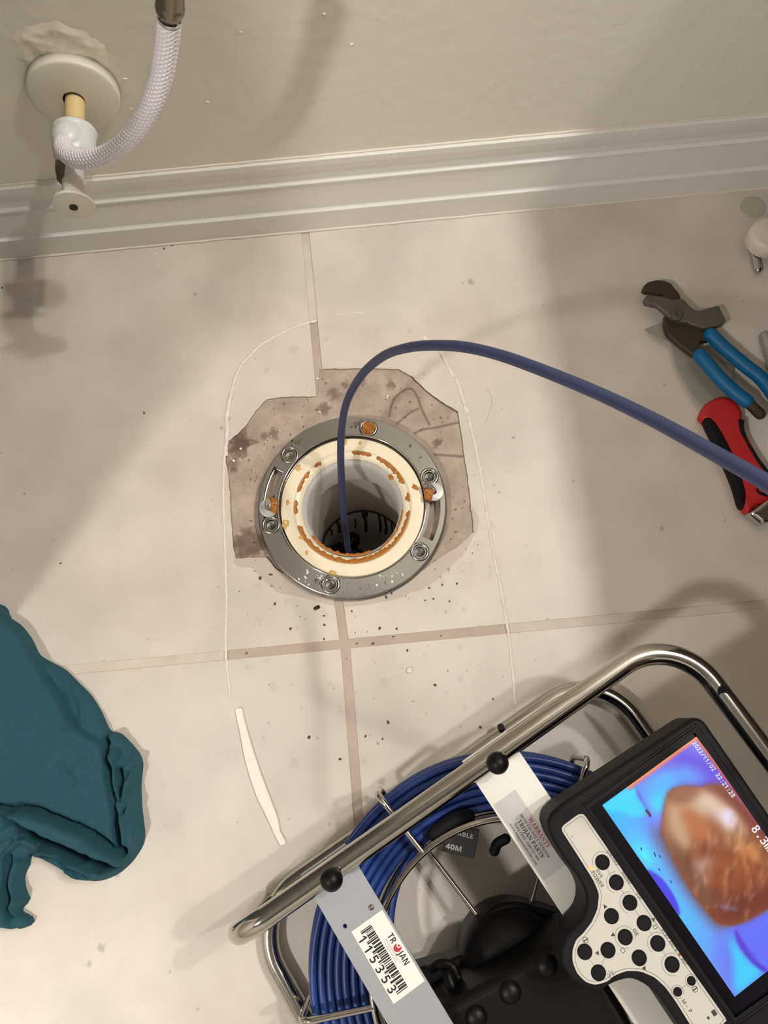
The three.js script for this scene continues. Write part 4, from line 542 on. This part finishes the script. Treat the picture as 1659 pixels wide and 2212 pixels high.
// ------------------------------------------------------------------ monitor standing on the crossbars
const mon = thing('inspection_monitor', 'black inspection monitor with lit screen and white keypad panel', 'monitor', [.1554, .172, .5723], TURN);
{
  // local x runs along the picture's lines, -z is up the picture
  const face = 0, low = -0.038;
  const outline = [[-.011, -.0903], [.1551, -.0837], [.1737, -.0235], [.17, .0118], [.1635, .0353], [.1481, .0387], [.1244, .039], [.1105, .0391], [.0994, .042], [.0914, .0477], [.0879, .0559], [.0857, .0669], [.0803, .0743], [.0719, .0787], [.0623, .0791], [.0542, .0742], [.0493, .0661], [.0475, .0552], [.0439, .0474], [.0377, .042], [.0286, .0399], [.0147, .0406], [-.0007, .04], [-.0102, .0374], [-.0149, .0316], [-.016, .0218]];
  const [TLc, TRc, , , ] = outline; void TLc; void TRc;
  const p = outline.slice();
  const rounded = []; // round the plain corners, keep the curved flank as it is
  const arc = (a, b, c, r) => { const A = new THREE.Vector2(...a), B = new THREE.Vector2(...b), Cc = new THREE.Vector2(...c), d0 = A.clone().sub(B).normalize(), d1 = Cc.clone().sub(B).normalize(); const s = B.clone().addScaledVector(d0, r), e = B.clone().addScaledVector(d1, r); for (let i = 0; i <= 6; i++) { const t = i / 6; rounded.push([s.x * (1 - t) ** 2 + 2 * B.x * t * (1 - t) + e.x * t * t, s.y * (1 - t) ** 2 + 2 * B.y * t * (1 - t) + e.y * t * t]); } };
  arc(p[p.length - 1], p[0], p[1], 0.009); arc(p[0], p[1], p[2], 0.012); rounded.push(p[2]);
  rounded.push(...smooth(p.slice(3), 90, false, 0.4));
  const win = [[-.0066, -.0831], [.1498, -.0774], [.146, .0109], [-.0073, .0116]];
  part('case', slab(rounded, low, face, { bevel: 0.0035, seg: 5, holes: [win] }), M.blackMatt, mon);
  part('bezel', slab([[-.0075, -.0851], [.1507, -.0788], [.1472, .0118], [-.0083, .0131]], -0.012, -0.0022), M.gloss, mon, 'glossy black inner bezel');
  const f0 = [[-.0066, -.0831], [.1498, -.0774], [.146, .0109], [-.0073, .0116]];
  part('rim', f0.map((a, i) => { const b = f0[(i + 1) % 4]; return capped(new THREE.LineCurve3(V(a[0], -0.0006, a[1]), V(b[0], -0.0006, b[1])), 0.0012, 2, 10); }), M.black, mon);
  // the picture on the screen
  const SW = Math.hypot(...((a, b) => [a[0] - b[0], a[1] - b[1]])(...[[0, 0], [.1343, 0]])), SH = Math.hypot(...((a, b) => [a[0] - b[0], a[1] - b[1]])(...[[0, 0], [.0005, -.0793]]));
  const scr = canvasTex(1024, 576, (g, w, h) => {
    g.fillStyle = '#7c8cff'; g.fillRect(0, 0, w, h);
    const glow = (x, y, r, c0, c1, sx = 1, rot = 0) => { g.save(); g.translate(x, y); g.rotate(rot); g.scale(sx, 1); const q = g.createRadialGradient(0, 0, 0, 0, 0, r); q.addColorStop(0, c0); q.addColorStop(1, c1); g.fillStyle = q; g.fillRect(-r, -r, 2 * r, 2 * r); g.restore(); };
    const poly = (pts, fill, blur = 0) => { g.save(); if (blur) g.filter = `blur(${blur}px)`; g.fillStyle = fill; g.beginPath(); const s = smooth(pts, 120); s.forEach(([x, y]) => g.lineTo(x, y)); g.fill(); g.restore(); };
    glow(250, 40, 330, 'rgba(98,70,226,1)', 'rgba(98,70,226,0)', 1.2); glow(60, 120, 170, 'rgba(110,86,232,.9)', 'rgba(110,86,232,0)');
    glow(40, 540, 220, 'rgba(40,205,255,1)', 'rgba(60,180,255,0)', 1.1); glow(300, 545, 130, 'rgba(80,245,255,1)', 'rgba(90,190,255,0)', 2); glow(520, 560, 120, 'rgba(110,190,255,.9)', 'rgba(110,160,255,0)', 1.6);
    glow(640, 560, 190, 'rgba(86,200,255,.9)', 'rgba(86,200,255,0)', 1.8); glow(930, 380, 220, 'rgba(104,92,248,1)', 'rgba(104,92,248,0)');
    poly([[6, 400], [26, 389], [81, 398], [143, 405], [178, 409], [171, 419], [113, 411], [61, 409]], '#6a5ae6', 4);
    poly([[3, 580], [6, 400], [70, 416], [146, 422], [141, 472], [77, 521]], 'rgba(70,225,255,.9)', 10);
    poly([[90, 363], [56, 299], [63, 235], [102, 205], [135, 292], [182, 344], [175, 392]], '#43e8ff', 22);
    poly([[77, 139], [131, 106], [186, 103], [148, 196], [117, 277], [114, 367], [65, 359], [33, 303]], 'rgba(86,170,255,.8)', 20);
    poly([[360, 576], [417, 545], [488, 539], [556, 547], [607, 572], [546, 585], [451, 586]], '#5048ec', 4);
    poly([[794, 392], [805, 301], [821, 222], [921, 255], [1018, 377], [924, 388]], '#6a74ff', 6);
    poly([[801, 435], [851, 429], [949, 422], [1019, 401], [1025, 505], [1014, 565], [904, 494]], '#48d2ff', 16);
    poly([[799, 395], [871, 399], [950, 400], [1015, 382], [1019, 401], [942, 424], [855, 424]], '#5a44d8', 5);
    // the lump in the pipe
    poly([[216, 439], [269, 397], [351, 416], [450, 418], [588, 390], [739, 394], [762, 465], [642, 485], [507, 486], [367, 475], [274, 463]], 'rgba(112,100,120,.85)', 22);
    const body = [[138, 286], [134, 245], [158, 188], [197, 142], [226, 82], [274, 28], [363, 14], [479, -1], [590, -6], [729, 28], [815, 126], [816, 219], [806, 310], [782, 390], [735, 444], [653, 456], [543, 461], [411, 448], [305, 425], [255, 409], [192, 349]];
    poly(body, 'rgba(120,62,40,.8)', 14); poly(body, '#94502e', 6); g.save(); g.beginPath(); smooth(body, 120).forEach(([x, y]) => g.lineTo(x, y)); g.clip();
    poly([[156, 301], [209, 259], [212, 169], [279, 146], [345, 213], [351, 309], [408, 324], [394, 389], [326, 412], [244, 374]], '#cda27e', 24);
    poly([[236, 280], [257, 235], [320, 209], [394, 199], [432, 244], [400, 295], [327, 306]], '#bd6f44', 20);
    poly([[229, 183], [222, 132], [272, 95], [349, 79], [410, 66], [489, 90], [489, 144], [420, 158], [343, 173], [278, 191]], '#e4c6b0', 24);
    poly([[347, 124], [367, 71], [417, 87], [436, 132], [390, 142]], '#ecdff4', 16);
    poly([[447, 157], [493, 116], [556, 90], [632, 97], [616, 144], [538, 182], [477, 195]], '#d79c62', 22);
    poly([[548, 145], [574, 104], [593, 127], [575, 166]], '#cf7038', 14);
    poly([[431, 373], [462, 367], [474, 284], [517, 311], [572, 384], [510, 397], [473, 402]], '#bf9288', 20);
    poly([[531, 322], [532, 193], [625, 151], [694, 137], [724, 207], [668, 316], [600, 361]], '#a2532a', 26);
    poly([[636, 389], [670, 302], [730, 196], [767, 73], [819, 129], [811, 260], [773, 383], [710, 440]], '#74342a', 30);
    poly([[278, 404], [393, 434], [525, 447], [655, 443], [648, 391], [529, 389], [390, 386], [300, 391]], '#7c5240', 20);
    poly([[138, 264], [157, 203], [194, 155], [222, 185], [200, 252], [165, 285]], '#9c6848', 18);
    poly([[674, 396], [702, 357], [741, 327], [718, 370]], '#8e6f98', 8);
    const s0 = seedState; seedState = 5; for (let k = 0; k < 110; k++) { const [x, y] = [400 + 520 * rnd(), 40 + 420 * rnd()]; glow(x, y, 10 + 22 * rnd(), rnd() < 0.5 ? 'rgba(236,190,150,.3)' : 'rgba(100,46,24,.3)', 'rgba(120,60,30,0)', 1.5 + 2.5 * rnd(), 0.5 + rnd() * 0.8); } seedState = s0;
    g.restore();
    // dark red shade along the upper rim, warm edge light of the panel
    poly([[215, 111], [247, 44], [335, 15], [449, 5], [574, -3], [612, 12], [490, 46], [389, 57], [292, 73]], 'rgba(120,44,40,.75)', 16);
    const e1 = g.createLinearGradient(0, 0, 0, 26); e1.addColorStop(0, '#f08a58'); e1.addColorStop(0.45, 'rgba(200,104,120,.75)'); e1.addColorStop(1, 'rgba(120,70,180,0)'); g.fillStyle = e1; g.fillRect(0, 0, w, 26);
    const e2 = g.createLinearGradient(0, 0, 26, 0); e2.addColorStop(0, '#ff9a48'); e2.addColorStop(0.5, 'rgba(240,120,120,.7)'); e2.addColorStop(1, 'rgba(140,90,200,0)'); g.fillStyle = e2; g.fillRect(0, 0, 26, 430);
    glow(1010, 290, 70, 'rgba(255,120,70,.95)', 'rgba(200,80,90,0)');
    g.fillStyle = '#f4f6ff'; g.font = 'bold 28px monospace'; g.fillText('2022/11/02 22:21:28', 11, 38); g.font = 'bold 54px monospace'; g.fillText('8.3m', 490, 54);
    g.fillStyle = '#3a3a9a'; for (const [x, y] of [[320, 502], [328, 505], [345, 489], [268, 542], [391, 528], [466, 515]]) { g.beginPath(); g.ellipse(x, y, 8, 3, 0.2, 0, 7); g.fill(); }
    g.fillStyle = '#5b2c50'; for (const [x, y] of [[143, 416], [155, 414], [167, 415]]) { g.beginPath(); g.ellipse(x, y, 9, 6, 0.6, 0, 7); g.fill(); }
  });
  part('screen', planarUV(slab([[0, -SH], [SW, -SH], [SW, 0], [0, 0]], -0.0024, -0.0016), 0, -SH, SW, SH), std({ color: 0x000000, roughness: 0.25, emissive: 0xffffff, emissiveMap: scr, emissiveIntensity: 1.08 }), mon, 'lit screen showing an orange brown lump inside a blue pipe');
  // keypad panel
  const pan = smooth([[-.0038, .0151], [-.0007, .0138], [.042, .0138], [.0927, .0135], [.1383, .0127], [.1401, .0138], [.1411, .0161], [.1413, .019], [.141, .0264], [.1395, .0307], [.1358, .033], [.1285, .0331], [.1163, .0326], [.1059, .033], [.0977, .0353], [.0904, .0405], [.0855, .0476], [.0836, .0549], [.0835, .0614], [.0811, .0683], [.0766, .0724], [.07, .074], [.0632, .0726], [.058, .0689], [.0543, .0632], [.0535, .0571], [.0513, .0488], [.0474, .0414], [.0408, .0351], [.0321, .0331], [.015, .0325], [-.0014, .0321], [-.0036, .0315], [-.0047, .029], [-.0048, .0176]], 200, true, 0.25);
  const PX0 = -0.035, PZ0 = -0.005, PW = 0.2, PD = 0.1;
  const pu = (x) => (x - PX0) / PW * 2048, pv = (z) => (z - PZ0) / PD * 1024;
  const B = [[.027, .0216], [.0414, .0215], [.0556, .0216], [.0554, .0362], [.0698, .0214], [.0697, .0364], [.0625, .0628], [.0697, .05], [.0837, .0215], [.0766, .0628], [.0838, .0363], [.0979, .0215]];
  const b2 = [[.1116, .0173], [.1117, .0282]];
  const R1 = 0.00475, R2 = 0.0027;
  const print = canvasTex(2048, 1024, (g) => {
    g.fillStyle = '#c9c5bd'; g.fillRect(0, 0, 2048, 1024);
    const k = 2048 / PW; g.strokeStyle = '#77736f'; g.lineWidth = 4;
    g.beginPath(); const cx = pan.reduce((s, q) => s + q[0], 0) / pan.length; void cx;
    pan.forEach(([x, z], i) => { const n = pan.length, a = pan[(i + n - 2) % n], b = pan[(i + 2) % n]; let dx = b[0] - a[0], dz = b[1] - a[1]; const l = Math.hypot(dx, dz) || 1; const s = 0.0016; g.lineTo(pu(x - dz / l * s), pv(z + dx / l * s)); }); g.closePath(); g.stroke();
    const ring = (c, r, a0, a1) => { g.beginPath(); g.arc(pu(c[0]), pv(c[1]), r * k, a0, a1); g.stroke(); };
    const line = (a, b) => { g.beginPath(); g.moveTo(pu(a[0]), pv(a[1])); g.lineTo(pu(b[0]), pv(b[1])); g.stroke(); };
    g.strokeStyle = '#8d8984';
    ring(B[0], 0.0064, 1.9, 4.4); ring(B[1], 0.0064, 0.9, 3.7); ring(B[2], 0.0064, 0.9, 3.9); ring(B[5], 0.0064, 0.3, 5.6); ring(B[8], 0.0064, 1.2, 4.2); ring(B[11], 0.0064, 0.3, 4.2); ring(b2[0], 0.0037, 0.5, 5.4); ring(b2[1], 0.0037, 0, 5.6);
    line(B[0], B[2]); line(B[2], B[4]); line(B[4], B[11]); line(B[6], B[9]); line(b2[0], b2[1]); line(B[9], B[7]);
    g.fillStyle = '#5d5a58'; const word = (s, q, dx, dz, size) => { g.font = `bold ${size}px sans-serif`; g.fillText(s, pu(q[0] + dx), pv(q[1] + dz)); };
    word('ON/OFF', B[0], -0.004, -0.0062, 30); word('MENU', B[1], -0.003, -0.0062, 30); word('ESC', B[2], -0.002, -0.0062, 30); word('OK', B[5], -0.001, -0.0062, 34); word('PLAY BACK', B[8], -0.005, -0.0062, 30); word('REC', B[11], 0.0005, -0.0062, 30);
    word('DVR', B[0], 0.0015, 0.0068, 30); word('POWER', B[0], 0.0005, 0.0098, 34); word('M', b2[1], 0.005, 0.0012, 34); word('–', b2[1], 0.0085, 0.0012, 34); word('P', b2[1], 0.0115, 0.0012, 34);
    g.fillStyle = '#3a3836'; const tri = (q, dx, dz, rot) => { g.save(); g.translate(pu(q[0] + dx), pv(q[1] + dz)); g.rotate(rot); g.beginPath(); g.moveTo(0, -15); g.lineTo(14, 11); g.lineTo(-14, 11); g.fill(); g.restore(); };
    tri(B[3], -0.0068, 0.0, -1.57); tri(B[4], 0.0016, -0.0064, 0); tri(B[5], -0.0052, 0.0058, 3.14); tri(B[7], -0.002, 0.0065, 1.57); tri(B[10], 0.0066, 0.001, 1.57);
    g.lineWidth = 4; g.strokeStyle = '#55524f'; const sun = (q, dx, dz) => { const x = pu(q[0] + dx), y = pv(q[1] + dz); g.beginPath(); g.arc(x, y, 14, 0, 7); g.stroke(); for (let i = 0; i < 8; i++) { const a = i * 0.785; g.beginPath(); g.moveTo(x + 20 * Math.cos(a), y + 20 * Math.sin(a)); g.lineTo(x + 30 * Math.cos(a), y + 30 * Math.sin(a)); g.stroke(); } };
    sun(B[9], 0.0056, -0.006); const bulb = (q, dx, dz) => { const x = pu(q[0] + dx), y = pv(q[1] + dz); g.beginPath(); g.arc(x, y, 17, 0, 7); g.stroke(); g.fillRect(x - 4, y - 16, 8, 32); }; bulb(B[6], -0.005, -0.0045); bulb(b2[0], 0.0048, 0.001); g.strokeRect(pu(B[5][0] + 0.004), pv(B[5][1] + 0.0048), 26, 22); g.strokeRect(pu(B[4][0] + 0.0045), pv(B[4][1] - 0.0052), 22, 18);
    g.fillStyle = '#a4502c'; g.beginPath(); g.arc(pu(B[11][0] - 0.0018), pv(B[11][1] - 0.0074), 10, 0, 7); g.fill();
    const mic = [[.1333, .0167], [.1332, .0215]]; g.fillStyle = '#3a3836'; g.fillRect(pu(mic[0][0]) - 20, pv(mic[0][1]) - 14, 34, 28); g.beginPath(); g.arc(pu(mic[1][0]), pv(mic[1][1]), 9, 0, 7); g.fill();
    const scuff = [[.0032, .0282]][0]; g.fillStyle = '#8b857d'; g.fillRect(pu(scuff[0]), pv(scuff[1]), 14, 7);
  });
  part('keypad_panel', planarUV(slab(pan, 0.0002, 0.0012, { bevel: 0.0003 }), PX0, PZ0, PW, PD), std({ map: print, roughness: 0.45 }), mon, 'white printed keypad panel');
  const btn = (r) => lathe([[0.0001, 0.0019], [r * 0.7, 0.0019], [r * 0.92, 0.0016], [r, 0.0009], [r, -0.0005]], 36);
  const gb = btn(R1), gs = btn(R2);
  for (const [x, z] of B) part('button', gb, M.blackMatt, mon).position.set(x, 0.0004, z);
  for (const [x, z] of b2) part('button', gs, M.blackMatt, mon).position.set(x, 0.0004, z);
  const led = [[.0259, .0299]][0];
  part('power_led', new THREE.SphereGeometry(0.0014, 14, 10).translate(led[0], 0.0012, led[1]), std({ color: 0x000000, emissive: new THREE.Color().setRGB(1, 0.5, 0.14), emissiveIntensity: 1.7 }), mon, 'glowing orange power light');
  for (const [x, z] of [[0.02, 0.02], [0.1, 0.02], [0.02, -0.05], [0.1, -0.05]]) part('foot', new THREE.CylinderGeometry(0.006, 0.007, 0.004, 20).translate(x, -0.0396, z), M.black, mon);
}
renderer.render(scene, camera);
